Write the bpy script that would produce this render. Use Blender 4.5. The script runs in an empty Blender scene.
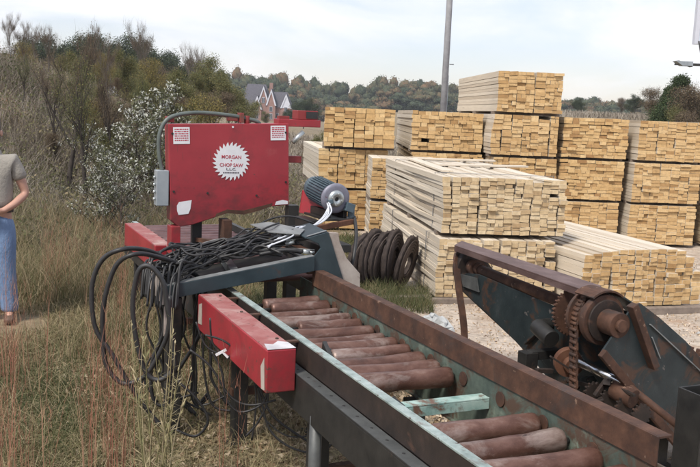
import bpy, math, random
import numpy as np
from mathutils import Vector, Matrix
random.seed(7)
RNG = np.random.default_rng(11)
R = math.radians
scene = bpy.context.scene
COL = scene.collection

# ------------------------------------------------------------------ camera
CAM = Vector((0, 0, 1.9)); PITCH = R(7.86); ROLL = R(2.5); FPX = 880.0
cam_d = bpy.data.cameras.new('camera'); cam = bpy.data.objects.new('camera', cam_d); COL.objects.link(cam)
cam_d.sensor_width = 36; cam_d.lens = 36 * FPX / 700; cam_d.clip_end = 6000; cam_d.clip_start = .05
fw = Vector((0, math.cos(PITCH), -math.sin(PITCH))); r0 = Vector((1, 0, 0)); u0 = r0.cross(fw)
rt = r0 * math.cos(ROLL) + u0 * math.sin(ROLL); up = u0 * math.cos(ROLL) - r0 * math.sin(ROLL)
mw = Matrix.Identity(4)
for i in range(3):
    mw[i][0] = rt[i]; mw[i][1] = up[i]; mw[i][2] = -fw[i]; mw[i][3] = CAM[i]
cam.matrix_world = mw
scene.camera = cam

def at(px, py, Y):
    """point of the world at distance Y north of the camera position"""
    d = fw + rt * ((px - 350) / FPX) - up * ((py - 233.5) / FPX)
    return CAM + d * (Y / d.y)

# the frame of the machinery: x across the conveyor, y along it away from the camera
TH = R(24.4); OX, OY = .425, 2.552
def W(x, y, z):
    c, s = math.cos(TH), math.sin(TH)
    return Vector((OX + c * x - s * y, OY + s * x + c * y, z))
def toL(p):
    c, s = math.cos(TH), math.sin(TH); dx, dy = p[0] - OX, p[1] - OY
    return Vector((c * dx + s * dy, -s * dx + c * dy, p[2]))

def S(t):
    t = np.clip(t, 0, 1); return t * t * (3 - 2 * t)
def ground_z(x, y):
    x = np.asarray(x, float); y = np.asarray(y, float)
    bank = 2.6 * S((-x - 3.0) / 6) * S((y - 8) / 9) * (1 - .8 * S((y - 22) / 28))
    hill = 2.35 * S((x - 5) / 8) * S((y - 30) / 22)
    low = -2.2 * S((y - 40) / 150) * S((12 - x) / 10)
    bumps = .05 * np.sin(x * 1.3 + 1) * np.sin(y * .9) * S((y - 9) / 8) + .12 * np.sin(x * .31) * np.sin(y * .23 + 2) * S((y - 20) / 20)
    return bank + hill + low + bumps
def gz(x, y): return float(ground_z(x, y))

# ------------------------------------------------------------------ tags
def tag(o, label=None, cat=None, group=None, kind=None):
    if label: o['label'] = label
    if cat: o['category'] = cat
    if group: o['group'] = group
    if kind: o['kind'] = kind
    return o
def empty(name, loc, label, cat, rz=0, group=None, off=(0, 0, 0)):
    o = bpy.data.objects.new(name, None); COL.objects.link(o)
    o.location = loc; o.rotation_euler = (0, 0, rz); o.empty_display_size = .1
    o['off_tmp'] = list(off)
    return tag(o, label, cat, group)
def machine_root(name, base, label, cat):
    return empty(name, W(*base), label, cat, TH, off=base)

# ------------------------------------------------------------------ materials
def nodes_of(name):
    m = bpy.data.materials.new(name); m.use_nodes = True
    nt = m.node_tree; b = nt.nodes['Principled BSDF']
    return m, nt, b
def ramp(nt, stops, fac):
    r = nt.nodes.new('ShaderNodeValToRGB'); e = r.color_ramp.elements
    e[0].position = stops[0][0]; e[0].color = (*stops[0][1], 1)
    e[1].position = stops[-1][0]; e[1].color = (*stops[-1][1], 1)
    for p, c in stops[1:-1]:
        q = e.new(p); q.color = (*c, 1)
    nt.links.new(fac, r.inputs[0]); return r.outputs[0]
def noise(nt, scale, detail=6, rough=.6, stretch=(1, 1, 1), coord='Object', dist=0):
    tc = nt.nodes.new('ShaderNodeTexCoord'); mp = nt.nodes.new('ShaderNodeMapping')
    mp.inputs['Scale'].default_value = stretch
    n = nt.nodes.new('ShaderNodeTexNoise'); n.inputs['Scale'].default_value = scale
    n.inputs['Detail'].default_value = detail; n.inputs['Roughness'].default_value = rough
    n.inputs['Distortion'].default_value = dist
    nt.links.new(tc.outputs[coord], mp.inputs[0]); nt.links.new(mp.outputs[0], n.inputs['Vector'])
    return n.outputs['Fac']
def mixc(nt, a, b, f, mode='MIX'):
    m = nt.nodes.new('ShaderNodeMix'); m.data_type = 'RGBA'; m.blend_type = mode
    for sock, v in ((m.inputs[6], a), (m.inputs[7], b)):
        if isinstance(v, tuple): sock.default_value = (*v, 1)
        else: nt.links.new(v, sock)
    if isinstance(f, (int, float)): m.inputs[0].default_value = f
    else: nt.links.new(f, m.inputs[0])
    return m.outputs[2]
def mth(nt, op, a, b=None, clamp=False):
    m = nt.nodes.new('ShaderNodeMath'); m.operation = op; m.use_clamp = clamp
    for i, v in enumerate((a, b)):
        if v is None: continue
        if isinstance(v, (int, float)): m.inputs[i].default_value = v
        else: nt.links.new(v, m.inputs[i])
    return m.outputs[0]
def bump(nt, b, h, strength=.3, dist=.01):
    n = nt.nodes.new('ShaderNodeBump'); n.inputs['Strength'].default_value = strength; n.inputs['Distance'].default_value = dist
    nt.links.new(h, n.inputs['Height']); nt.links.new(n.outputs[0], b.inputs['Normal'])
def attr(nt, name='tone'):
    a = nt.nodes.new('ShaderNodeAttribute'); a.attribute_name = name; return a.outputs['Fac']

def m_noise(name, stops, scale=8, rough=.7, metal=0, bmp=.3, bdist=.004, stretch=(1, 1, 1), detail=7, wear=None, wscale=3, wlo=.55, whi=.62, coord='Object', chips=None):
    """mottled surface; wear = a second colour showing through in patches with edges of their own"""
    m, nt, b = nodes_of(name)
    f = noise(nt, scale, detail, .65, stretch, coord)
    c = ramp(nt, stops, f)
    if wear:
        w = noise(nt, wscale, 9, .7, stretch, coord, .6)
        wf = ramp(nt, [(wlo, (0, 0, 0)), (whi, (1, 1, 1))], w)
        c = mixc(nt, c, wear, wf)
    if chips:   # small chips and scratches: (colour, scale, lo, stretch)
        w = noise(nt, chips[1], 4, .6, chips[3] if len(chips) > 3 else stretch, coord, .3)
        c = mixc(nt, c, chips[0], ramp(nt, [(chips[2], (0, 0, 0)), (chips[2] + .03, (1, 1, 1))], w))
    nt.links.new(c, b.inputs['Base Color'])
    b.inputs['Roughness'].default_value = rough; b.inputs['Metallic'].default_value = metal
    if bmp: bump(nt, b, noise(nt, scale * 4, 6, .7, stretch, coord), bmp, bdist)
    return m
def m_tone(name, stops, rough=.8, var=.25, scale=30, stretch=(1, 1, 1), bmp=.3, trans=0, knots=None):
    """colour chosen per board / leaf / blade by its own tone value, with a little grain on top"""
    m, nt, b = nodes_of(name)
    c = ramp(nt, stops, attr(nt))
    g = noise(nt, scale, 5, .7, stretch)
    gr = ramp(nt, [(.25, (1 - var,) * 3), (.75, (1 + var * .4,) * 3)], g)
    c = mixc(nt, c, gr, 1.0, 'MULTIPLY')
    if knots:
        k = noise(nt, knots[0], 2, .5, stretch); kf = ramp(nt, [(knots[1], (0, 0, 0)), (knots[1] + .04, (1, 1, 1))], k)
        c = mixc(nt, c, knots[2], kf)
    nt.links.new(c, b.inputs['Base Color']); b.inputs['Roughness'].default_value = rough
    if bmp: bump(nt, b, g, bmp, .003)
    if trans:
        t = nt.nodes.new('ShaderNodeBsdfTranslucent'); nt.links.new(c, t.inputs['Color'])
        ms = nt.nodes.new('ShaderNodeMixShader'); ms.inputs[0].default_value = trans
        out = nt.nodes['Material Output']
        nt.links.new(b.outputs[0], ms.inputs[1]); nt.links.new(t.outputs[0], ms.inputs[2]); nt.links.new(ms.outputs[0], out.inputs[0])
    return m

M = {}
M['red'] = m_noise('red_paint', [(.3, (.235, .016, .024)), (.55, (.30, .022, .031)), (.8, (.34, .038, .046))], 2.5, .42, 0, .15, .002, wear=(.12, .032, .030), wscale=4, wlo=.50, whi=.74, chips=((.10, .05, .04), 22, .65))
M['red_sooty'] = m_noise('sooty_red_paint', [(.3, (.215, .018, .026)), (.55, (.295, .024, .034)), (.8, (.34, .040, .048))], 2.2, .45, 0, .15, .002, wear=(.11, .022, .024), wscale=2.4, wlo=.53, whi=.75, chips=((.09, .035, .03), 20, .69))
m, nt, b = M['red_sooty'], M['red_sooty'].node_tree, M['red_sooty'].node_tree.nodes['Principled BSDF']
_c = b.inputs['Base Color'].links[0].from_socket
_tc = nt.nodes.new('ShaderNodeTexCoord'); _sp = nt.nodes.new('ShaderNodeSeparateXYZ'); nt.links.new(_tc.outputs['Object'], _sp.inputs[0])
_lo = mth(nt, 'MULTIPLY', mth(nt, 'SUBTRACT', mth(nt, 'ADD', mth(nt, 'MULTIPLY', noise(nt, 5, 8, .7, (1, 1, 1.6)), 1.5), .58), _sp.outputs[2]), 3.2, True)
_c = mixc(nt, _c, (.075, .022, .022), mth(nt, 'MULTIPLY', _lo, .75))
_s1 = ramp(nt, [(.60, (0, 0, 0)), (.72, (.40, .40, .40))], noise(nt, 5, 9, .75, (1, 1, 1.6)))
_c = mixc(nt, _c, (.36, .10, .095), _s1)
_s2 = ramp(nt, [(.66, (0, 0, 0)), (.69, (.7, .7, .7))], noise(nt, 6, 3, .5, (12, 1, .8)))
_c = mixc(nt, _c, (.15, .03, .03), _s2)
nt.links.new(_c, b.inputs['Base Color'])
M['red_dusty'] = m_noise('dusty_red_paint', [(.3, (.23, .055, .05)), (.6, (.30, .12, .11)), (.8, (.40, .24, .22))], 6, .75, 0, .2, .002, wear=(.40, .28, .25), wscale=4, wlo=.52, whi=.72, chips=((.12, .05, .04), 26, .64))
M['red_old'] = m_noise('faded_red_paint', [(.3, (.17, .018, .018)), (.7, (.27, .03, .03))], 5, .55, 0, .2, .002, wear=(.13, .05, .035), wscale=6, wlo=.56, whi=.66)
M['rust'] = m_noise('rusty_steel', [(.25, (.024, .012, .008)), (.45, (.058, .026, .015)), (.6, (.092, .042, .024)), (.78, (.15, .076, .044))], 10, .8, .05, .5, .003, wear=(.036, .028, .025), wscale=4, wlo=.54, whi=.68, chips=((.18, .11, .075), 26, .66))
M['rust_light'] = m_noise('orange_rust', [(.25, (.06, .024, .014)), (.5, (.115, .048, .026)), (.8, (.18, .088, .052))], 14, .8, .1, .5, .003)
M['roller'] = m_noise('worn_roller_steel', [(.25, (.052, .025, .018)), (.44, (.110, .053, .038)), (.58, (.165, .088, .066)), (.78, (.28, .19, .155))], 12, .42, .35, .6, .003, stretch=(.6, 1, 1), wear=(.34, .27, .235), wscale=5, wlo=.52, whi=.70, chips=((.05, .028, .022), 26, .70, (.6, 1, 1)))
M['roller_dark'] = m_noise('dark_roller_steel', [(.25, (.07, .035, .035)), (.7, (.17, .10, .10))], 7, .5, .35, .3, .003)
M['dark_rust'] = m_noise('dark_oily_rust', [(.3, (.016, .012, .010)), (.6, (.035, .024, .019)), (.85, (.075, .045, .034))], 9, .65, .2, .4, .003, wear=(.085, .045, .03), wscale=6, wlo=.58, whi=.66)
M['bar'] = m_noise('scuffed_rust_bar', [(.25, (.06, .036, .032)), (.5, (.115, .070, .062)), (.8, (.20, .14, .13))], 8, .6, .25, .35, .003, stretch=(1, .5, 1))  # scuffed rust, with a purplish sheen mixed into the colour
M['teal'] = m_noise('peeling_teal_paint', [(.3, (.10, .20, .18)), (.5, (.26, .38, .34)), (.75, (.42, .52, .47))], 10, .6, 0, .35, .002, wear=(.13, .075, .05), wscale=7, wlo=.52, whi=.60)
M['teal_strip'] = m_noise('worn_pale_green_paint', [(.3, (.15, .19, .18)), (.5, (.27, .33, .31)), (.75, (.42, .47, .455))], 14, .5, .1, .25, .002, wear=(.14, .10, .08), wscale=8, wlo=.54, whi=.66, chips=((.08, .06, .05), 30, .64))
M['teal_web'] = m_noise('dark_teal_web', [(.3, (.035, .05, .042)), (.55, (.08, .105, .085)), (.8, (.24, .28, .22))], 9, .7, 0, .4, .003, wear=(.075, .045, .03), wscale=6, wlo=.47, whi=.56)
M['navy'] = m_noise('dark_blue_green_paint', [(.3, (.014, .026, .032)), (.6, (.028, .046, .054)), (.85, (.06, .08, .085))], 6, .45, .1, .2, .002, wear=(.07, .04, .03), wscale=5, wlo=.63, whi=.7)
M['navy_worn'] = m_noise('worn_dark_teal_paint', [(.3, (.010, .017, .020)), (.6, (.021, .031, .034)), (.85, (.060, .068, .070))], 7, .5, .1, .4, .003, wear=(.065, .034, .022), wscale=6, wlo=.54, whi=.62, chips=((.11, .10, .095), 24, .67))
M['black_steel'] = m_noise('black_steel', [(.3, (.012, .012, .012)), (.7, (.035, .033, .030))], 9, .55, .2, .3, .002, wear=(.06, .04, .03), wscale=7, wlo=.6, whi=.7)
M['flange'] = m_noise('scuffed_grey_flange', [(.3, (.13, .14, .14)), (.6, (.22, .23, .23)), (.85, (.33, .34, .34))], 10, .5, .2, .25, .002, wear=(.08, .06, .05), wscale=8, wlo=.6, whi=.68)
M['flange_dark'] = m_noise('scuffed_dark_flange', [(.3, (.055, .058, .058)), (.6, (.10, .105, .102)), (.85, (.19, .19, .185))], 10, .5, .2, .25, .002, wear=(.05, .035, .028), wscale=8, wlo=.6, whi=.68)
M['rubber'] = m_noise('black_rubber', [(.3, (.012, .012, .013)), (.7, (.030, .029, .029))], 12, .5, 0, .15, .001)
M['cable_grey'] = m_noise('grey_cable', [(.3, (.10, .10, .10)), (.7, (.22, .22, .21))], 12, .5, 0, .1, .001)
M['cable_pale'] = m_noise('pale_cable', [(.3, (.45, .47, .50)), (.7, (.60, .62, .66))], 12, .4, 0, .1, .001)
M['conduit'] = m_noise('dark_green_conduit', [(.3, (.06, .075, .07)), (.7, (.12, .14, .125))], 8, .45, 0, .1, .001)
M['galv'] = m_noise('grey_enamel_box', [(.3, (.24, .27, .29)), (.7, (.34, .37, .39))], 5, .45, .2, .1, .001)
M['chrome'] = m_noise('polished_rod', [(.3, (.5, .5, .5)), (.7, (.7, .7, .7))], 5, .22, 1, 0)
M['motor'] = m_noise('blue_grey_motor_paint', [(.3, (.045, .070, .088)), (.7, (.10, .14, .165))], 8, .45, .1, .15, .001)
M['motor_face'] = m_noise('purplish_grey_cast_face', [(.3, (.15, .15, .19)), (.7, (.25, .25, .30))], 9, .5, .2, .2, .002, wear=(.12, .03, .04), wscale=8, wlo=.62, whi=.68)
M['silver'] = m_noise('silver_boss', [(.3, (.35, .38, .38)), (.7, (.55, .58, .58))], 14, .35, .7, .2, .002)
M['pale_plate'] = m_noise('weathered_pale_plate', [(.3, (.26, .21, .175)), (.5, (.36, .31, .27)), (.8, (.45, .40, .35))], 8, .85, 0, .4, .003, wear=(.13, .08, .055), wscale=6, wlo=.58, whi=.65)
M['white'] = m_noise('white_decal', [(.3, (.60, .60, .62)), (.7, (.70, .70, .71))], 9, .5, 0, 0)
M['bare'] = m_noise('bare_chipped_patch', [(.3, (.38, .36, .37)), (.7, (.58, .57, .58))], 9, .6, 0, .2, .002)
M['decal_red'] = m_noise('red_decal_ink', [(.3, (.36, .03, .05)), (.7, (.42, .05, .07))], 9, .5, 0, 0)
M['decal_dark'] = m_noise('dark_decal_ink', [(.3, (.05, .04, .05)), (.7, (.08, .06, .08))], 9, .5, 0, 0)
M['concrete'] = m_noise('grey_concrete', [(.3, (.25, .25, .26)), (.7, (.38, .38, .39))], 6, .85, 0, .4, .004)
M['rubble'] = m_noise('pale_grey_rubble', [(.3, (.30, .31, .31)), (.7, (.50, .51, .50))], 10, .9, 0, .8, .01)
M['tyre'] = m_noise('weathered_dark_coil', [(.3, (.020, .015, .014)), (.55, (.055, .040, .034)), (.8, (.12, .095, .08))], 9, .85, 0, .8, .008)
M['tyre_face'] = m_noise('dusty_brown_coil_face', [(.3, (.06, .045, .038)), (.55, (.12, .09, .075)), (.8, (.24, .20, .17))], 12, .85, 0, .8, .008, stretch=(1, 1, .4))
M['skid'] = m_noise('grey_timber', [(.3, (.14, .11, .09)), (.7, (.26, .21, .17))], 8, .9, 0, .5, .004, stretch=(1, .2, 1))
M['strap'] = m_noise('steel_strap', [(.3, (.16, .16, .16)), (.7, (.26, .26, .26))], 9, .5, .4, 0)
def wood_end(name, a, b_, c_):
    return m_tone(name, [(0, a), (.45, b_), (1, c_)], .85, .33, 26, (1, 1, 1), .4, knots=(13, .70, tuple(v * .45 for v in a)))
def wood_side(name, a, b_, c_):
    return m_tone(name, [(0, a), (.5, b_), (1, c_)], .8, .18, 9, (3, .25, 6), .3, knots=(6, .72, tuple(v * .55 for v in a)))
M['end_fresh'] = wood_end('fresh_end_grain', (.37, .215, .085), (.56, .365, .165), (.67, .48, .25))
M['end_pale'] = wood_end('pale_end_grain', (.40, .27, .14), (.57, .43, .25), (.67, .54, .35))
M['end_orange'] = wood_end('amber_end_grain', (.33, .18, .070), (.56, .36, .155), (.67, .48, .245))
M['side_pale'] = wood_side('pale_board_faces', (.42, .345, .255), (.56, .485, .38), (.66, .59, .49))
M['side_tan'] = wood_side('tan_board_faces', (.42, .31, .19), (.55, .44, .29), (.65, .55, .41))
M['grass'] = m_tone('grass_blades', [(0, (.050, .070, .022)), (.3, (.11, .12, .045)), (.6, (.25, .20, .105)), (1, (.42, .34, .21))], .8, .1, 5, bmp=0, trans=.3)
M['redgrass'] = m_tone('reddish_grass_stems', [(0, (.27, .10, .065)), (.5, (.37, .19, .12)), (1, (.44, .32, .20))], .8, .1, 5, bmp=0, trans=.2)
M['weed'] = m_tone('pale_green_weed_stems', [(0, (.15, .15, .06)), (.5, (.29, .25, .125)), (1, (.46, .38, .235))], .8, .1, 5, bmp=0, trans=.2)
M['brush'] = m_tone('dry_brush_stems', [(0, (.10, .080, .063)), (.4, (.20, .165, .125)), (.75, (.31, .27, .215)), (1, (.42, .38, .32))], .9, .15, 3, bmp=0, trans=.1)
M['brush_leaf'] = m_tone('brush_leaves', [(0, (.060, .075, .030)), (.4, (.135, .14, .06)), (.75, (.22, .20, .10)), (1, (.33, .26, .15))], .85, .15, 3, bmp=0, trans=.25)
M['white_leaf'] = m_tone('white_seed_heads', [(0, (.06, .07, .03)), (.48, (.17, .17, .09)), (.62, (.42, .43, .36)), (1, (.70, .70, .64))], .85, .1, 3, bmp=0, trans=.25)
M['green_leaf'] = m_tone('dark_green_leaves', [(0, (.022, .036, .016)), (.6, (.048, .066, .028)), (1, (.10, .11, .045))], .8, .15, 3, bmp=0, trans=.2)
M['olive_leaf'] = m_tone('olive_autumn_leaves', [(0, (.065, .075, .028)), (.5, (.145, .150, .055)), (.85, (.24, .20, .075)), (1, (.32, .21, .07))], .8, .15, 3, bmp=0, trans=.25)
M['brown_leaf'] = m_tone('brown_autumn_leaves', [(0, (.085, .060, .038)), (.5, (.165, .12, .075)), (1, (.27, .21, .13))], .8, .15, 3, bmp=0, trans=.25)
M['far_leaf'] = m_tone('far_wood_leaves', [(0, (.030, .045, .026)), (.4, (.060, .075, .036)), (.65, (.105, .095, .045)), (.85, (.15, .10, .05)), (1, (.20, .11, .055))], .9, .1, .5, bmp=0, trans=.1)
M['bark'] = m_noise('dark_bark', [(.3, (.028, .022, .018)), (.7, (.075, .06, .05))], 14, .9, 0, .6, .01, stretch=(1, 1, .3))
M['bark_grey'] = m_noise('grey_bark', [(.3, (.10, .085, .075)), (.7, (.20, .175, .155))], 14, .9, 0, .6, .01, stretch=(1, 1, .3))
M['chips'] = m_tone('wood_chips', [(0, (.18, .11, .06)), (.5, (.40, .29, .18)), (1, (.62, .52, .39))], .9, .1, 9, bmp=0)
M['brick'] = None
M['roof'] = m_noise('grey_roof_shingles', [(.3, (.055, .052, .064)), (.7, (.11, .105, .12))], 3, .9, 0, .3, .01)
M['white_paint'] = m_noise('white_house_paint', [(.3, (.50, .51, .56)), (.7, (.60, .61, .66))], 2, .6, 0, 0)
M['glass'] = m_noise('dark_window_glass', [(.3, (.03, .035, .045)), (.7, (.06, .07, .085))], 1, .12, 0, 0)
M['sign_face'] = m_noise('billboard_face', [(.3, (.52, .58, .66)), (.7, (.62, .68, .74))], .7, .5, 0, 0)
M['shirt'] = m_noise('grey_tan_knit', [(.3, (.27, .25, .215)), (.7, (.34, .315, .275))], 3, .9, 0, .55, .03, detail=3)
M['jeans'] = m_noise('washed_denim', [(.3, (.07, .12, .23)), (.5, (.15, .225, .37)), (.75, (.22, .31, .46))], 2.5, .9, 0, .6, .04, detail=4, stretch=(1, 1, .5))
M['skin'] = m_noise('skin', [(.3, (.42, .23, .165)), (.7, (.50, .29, .215))], 12, .55, 0, .15, .001)
M['hair'] = m_noise('grey_brown_hair', [(.3, (.08, .06, .045)), (.7, (.16, .13, .10))], 40, .8, 0, .6, .004, stretch=(1, 1, .3))
M['shoe'] = m_noise('brown_boot_leather', [(.3, (.07, .04, .028)), (.7, (.13, .08, .055))], 9, .6, 0, .3, .002)
M['belt'] = m_noise('dark_belt_leather', [(.3, (.02, .012, .012)), (.7, (.04, .025, .022))], 9, .5, 0, .1, .001)
m, nt, b = nodes_of('red_brick'); M['brick'] = m
br = nt.nodes.new('ShaderNodeTexBrick'); tc = nt.nodes.new('ShaderNodeTexCoord'); mp = nt.nodes.new('ShaderNodeMapping')
mp.inputs['Rotation'].default_value = (R(90), 0, 0); nt.links.new(tc.outputs['Object'], mp.inputs[0]); nt.links.new(mp.outputs[0], br.inputs[0])
br.inputs['Color1'].default_value = (.22, .10, .08, 1); br.inputs['Color2'].default_value = (.29, .14, .11, 1); br.inputs['Mortar'].default_value = (.32, .28, .25, 1)
br.inputs['Scale'].default_value = 4; nt.links.new(br.outputs[0], b.inputs['Base Color']); b.inputs['Roughness'].default_value = .9

# ------------------------------------------------------------------ mesh builder
class MB:
    def __init__(s): s.v = []; s.f = []; s.t = []; s.sm = []; s.mi = []
    def add(s, vs, fs, tone=.5, smooth=False, mi=0):
        o = len(s.v); s.v += [tuple(p) for p in vs]
        for k, f in enumerate(fs):
            s.f.append(tuple(i + o for i in f)); s.t.append(tone); s.sm.append(smooth)
            s.mi.append(mi[k] if isinstance(mi, (list, tuple)) else mi)
        return s
    def box(s, lo, hi, tone=.5, mi=0):
        x0, y0, z0 = lo; x1, y1, z1 = hi
        vs = [(x0, y0, z0), (x1, y0, z0), (x1, y1, z0), (x0, y1, z0), (x0, y0, z1), (x1, y0, z1), (x1, y1, z1), (x0, y1, z1)]
        return s.add(vs, [(0, 3, 2, 1), (4, 5, 6, 7), (0, 1, 5, 4), (1, 2, 6, 5), (2, 3, 7, 6), (3, 0, 4, 7)], tone, False, mi)
    def obox(s, p0, p1, w, h, upv=(0, 0, 1), tone=.5):
        """bar from p0 to p1 with width w and height h"""
        p0, p1 = Vector(p0), Vector(p1); d = (p1 - p0).normalized(); sd = d.cross(Vector(upv)).normalized(); u = sd.cross(d)
        vs = []
        for p in (p0, p1):
            for a, b in ((-1, -1), (1, -1), (1, 1), (-1, 1)): vs.append(p + sd * (a * w / 2) + u * (b * h / 2))
        return s.add(vs, [(3, 2, 1, 0), (4, 5, 6, 7), (0, 1, 5, 4), (1, 2, 6, 5), (2, 3, 7, 6), (3, 0, 4, 7)], tone)
    def prism(s, pts, thick, tone=.5):
        """closed polygon of 3D points extruded by the vector thick"""
        n = len(pts); t = Vector(thick); vs = [Vector(p) for p in pts] + [Vector(p) + t for p in pts]
        fs = [tuple(range(n))[::-1], tuple(range(n, 2 * n))] + [(i, (i + 1) % n, n + (i + 1) % n, n + i) for i in range(n)]
        return s.add(vs, fs, tone)
    def tube(s, pts, r, n=8, tone=.5, caps=True, smooth=True):
        pts = [Vector(p) for p in pts]; k = len(pts); rs = r if isinstance(r, (list, tuple)) else [r] * k
        tang = [(pts[min(i + 1, k - 1)] - pts[max(i - 1, 0)]).normalized() for i in range(k)]
        ref = Vector((0, 0, 1)) if abs(tang[0].z) < .9 else Vector((1, 0, 0))
        a = tang[0].cross(ref).normalized(); vs = []
        for i in range(k):
            a = (a - tang[i] * a.dot(tang[i]))
            a = a.normalized() if a.length > 1e-6 else tang[i].orthogonal().normalized()
            b = tang[i].cross(a)
            for j in range(n):
                q = 2 * math.pi * j / n; vs.append(pts[i] + (a * math.cos(q) + b * math.sin(q)) * rs[i])
        fs = [(i * n + j, i * n + (j + 1) % n, (i + 1) * n + (j + 1) % n, (i + 1) * n + j) for i in range(k - 1) for j in range(n)]
        s.add(vs, fs, tone, smooth)
        if caps:
            o = len(s.v) - len(vs)
            s.f += [tuple(o + j for j in range(n))[::-1], tuple(o + (k - 1) * n + j for j in range(n))]; s.t += [tone] * 2; s.sm += [False] * 2; s.mi += [0, 0]
        return s
    def cyl(s, p0, p1, r, n=24, r2=None, tone=.5): return s.tube([p0, p1], [r, r2 if r2 is not None else r], n, tone)
    def lathe(s, c, axis, prof, n=28, tone=.5):
        """prof = (along, radius) pairs"""
        ax = Vector(axis).normalized(); a = ax.orthogonal().normalized(); b = ax.cross(a); c = Vector(c); vs = []
        for (t, r) in prof:
            for j in range(n):
                q = 2 * math.pi * j / n; vs.append(c + ax * t + (a * math.cos(q) + b * math.sin(q)) * max(r, 1e-4))
        fs = [(i * n + j, i * n + (j + 1) % n, (i + 1) * n + (j + 1) % n, (i + 1) * n + j) for i in range(len(prof) - 1) for j in range(n)]
        return s.add(vs, fs, tone, True)
    def gear(s, c, axis, r, teeth, depth, thick):
        ax = Vector(axis).normalized(); a = ax.orthogonal().normalized(); b = ax.cross(a); c = Vector(c); pts = []
        for i in range(teeth * 4):
            rr = r if i % 4 in (0, 1) else r - depth; q = 2 * math.pi * i / (teeth * 4)
            pts.append(c - ax * (thick / 2) + (a * math.cos(q) + b * math.sin(q)) * rr)
        return s.prism(pts, ax * thick)
    def build(s, name, mats, parent=None, bevel=0, subsurf=0):
        me = bpy.data.meshes.new(name); off = Vector((0, 0, 0))
        q = parent
        while q is not None:
            if 'off_tmp' in q: off = Vector(q['off_tmp'])
            q = q.parent
        me.from_pydata([tuple(Vector(p) - off) for p in s.v], [], s.f)
        a = me.attributes.new('tone', 'FLOAT', 'FACE'); a.data.foreach_set('value', s.t)
        me.polygons.foreach_set('use_smooth', s.sm); me.polygons.foreach_set('material_index', s.mi)
        for mm in (mats if isinstance(mats, (list, tuple)) else [mats]): me.materials.append(mm)
        o = bpy.data.objects.new(name, me); COL.objects.link(o); o.parent = parent
        if parent is not None: pass
        if bevel:
            bm_ = o.modifiers.new('bevel', 'BEVEL'); bm_.width = bevel; bm_.segments = 2; bm_.limit_method = 'ANGLE'; bm_.angle_limit = R(40)
        return o
def sub(o, parent):
    """hang a part built in its thing's coordinates under another part (both share the thing's origin)"""
    o.parent = parent; return o

def np_mesh(name, verts, faces_n, tone, mat, parent=None, poly=4, smooth=False):
    """verts (N,3), faces (M,poly) as numpy"""
    me = bpy.data.meshes.new(name); nf = len(faces_n)
    me.vertices.add(len(verts)); me.vertices.foreach_set('co', verts.astype(np.float32).ravel())
    me.loops.add(nf * poly); me.loops.foreach_set('vertex_index', faces_n.astype(np.int32).ravel())
    me.polygons.add(nf); me.polygons.foreach_set('loop_start', np.arange(0, nf * poly, poly, dtype=np.int32))
    me.update(calc_edges=True)
    a = me.attributes.new('tone', 'FLOAT', 'FACE'); a.data.foreach_set('value', np.asarray(tone, np.float32))
    me.materials.append(mat)
    o = bpy.data.objects.new(name, me); COL.objects.link(o); o.parent = parent
    return o
def blades(P, H, width, lean, tone, seg=3, rng=RNG):
    """curved tapering blades; P (N,3) roots, H (N,) lengths"""
    N = len(P); az = rng.uniform(0, 2 * np.pi, N); ld = np.stack([np.cos(az), np.sin(az)], 1)
    lean = np.asarray(lean) * np.ones(N); w = np.asarray(width) * np.ones(N)
    az2 = rng.uniform(0, 2 * np.pi, N); wd = np.stack([np.cos(az2), np.sin(az2)], 1)
    V = np.zeros((N, 2 * (seg + 1), 3))
    for k in range(seg + 1):
        t = k / seg; out = lean * H * t ** 2; zz = H * t * np.sqrt(np.clip(1 - (lean * t) ** 2 * .6, .1, 1))
        for j, sgn in enumerate((-1, 1)):
            ww = w * (1 - .85 * t) * .5 * sgn
            V[:, 2 * k + j, 0] = P[:, 0] + ld[:, 0] * out + wd[:, 0] * ww
            V[:, 2 * k + j, 1] = P[:, 1] + ld[:, 1] * out + wd[:, 1] * ww
            V[:, 2 * k + j, 2] = P[:, 2] + zz
    base = (np.arange(N) * 2 * (seg + 1))[:, None]
    F = np.concatenate([base + np.array([[2 * k, 2 * k + 1, 2 * k + 3, 2 * k + 2]]) for k in range(seg)], 1).reshape(-1, 4)
    T = np.repeat(tone, seg)
    return V.reshape(-1, 3), F, T
def leaves(P, size, tone, rng=RNG, flat=0.0):
    N = len(P); size = np.asarray(size) * np.ones(N)
    a = rng.normal(size=(N, 3)); a[:, 2] *= (1 - flat); a /= np.linalg.norm(a, axis=1)[:, None]
    b = rng.normal(size=(N, 3)); b -= a * (a * b).sum(1)[:, None]; b /= np.linalg.norm(b, axis=1)[:, None]
    s1 = size[:, None] * a; s2 = size[:, None] * b * .5
    V = np.stack([P - s1 * .5, P + s2 * .5, P + s1 * .5, P - s2 * .5], 1).reshape(-1, 3)
    F = (np.arange(N) * 4)[:, None] + np.array([[0, 1, 2, 3]])
    return V, F, np.asarray(tone) * np.ones(N)
def cat_geo(parts):
    V, F, T, o = [], [], [], 0
    for v, f, t in parts: V.append(v); F.append(f + o); T.append(t); o += len(v)
    return np.concatenate(V), np.concatenate(F), np.concatenate(T)
def smooth_path(pts, per=6):
    pts = [Vector(p) for p in pts]; P = [pts[0]] + pts + [pts[-1]]; out = []
    for i in range(1, len(P) - 2):
        for k in range(per):
            t = k / per; a, b, c, d = P[i - 1], P[i], P[i + 1], P[i + 2]
            out.append(.5 * ((2 * b) + (c - a) * t + (2 * a - 5 * b + 4 * c - d) * t * t + (3 * b - a - 3 * c + d) * t ** 3))
    out.append(pts[-1]); return out
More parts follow.
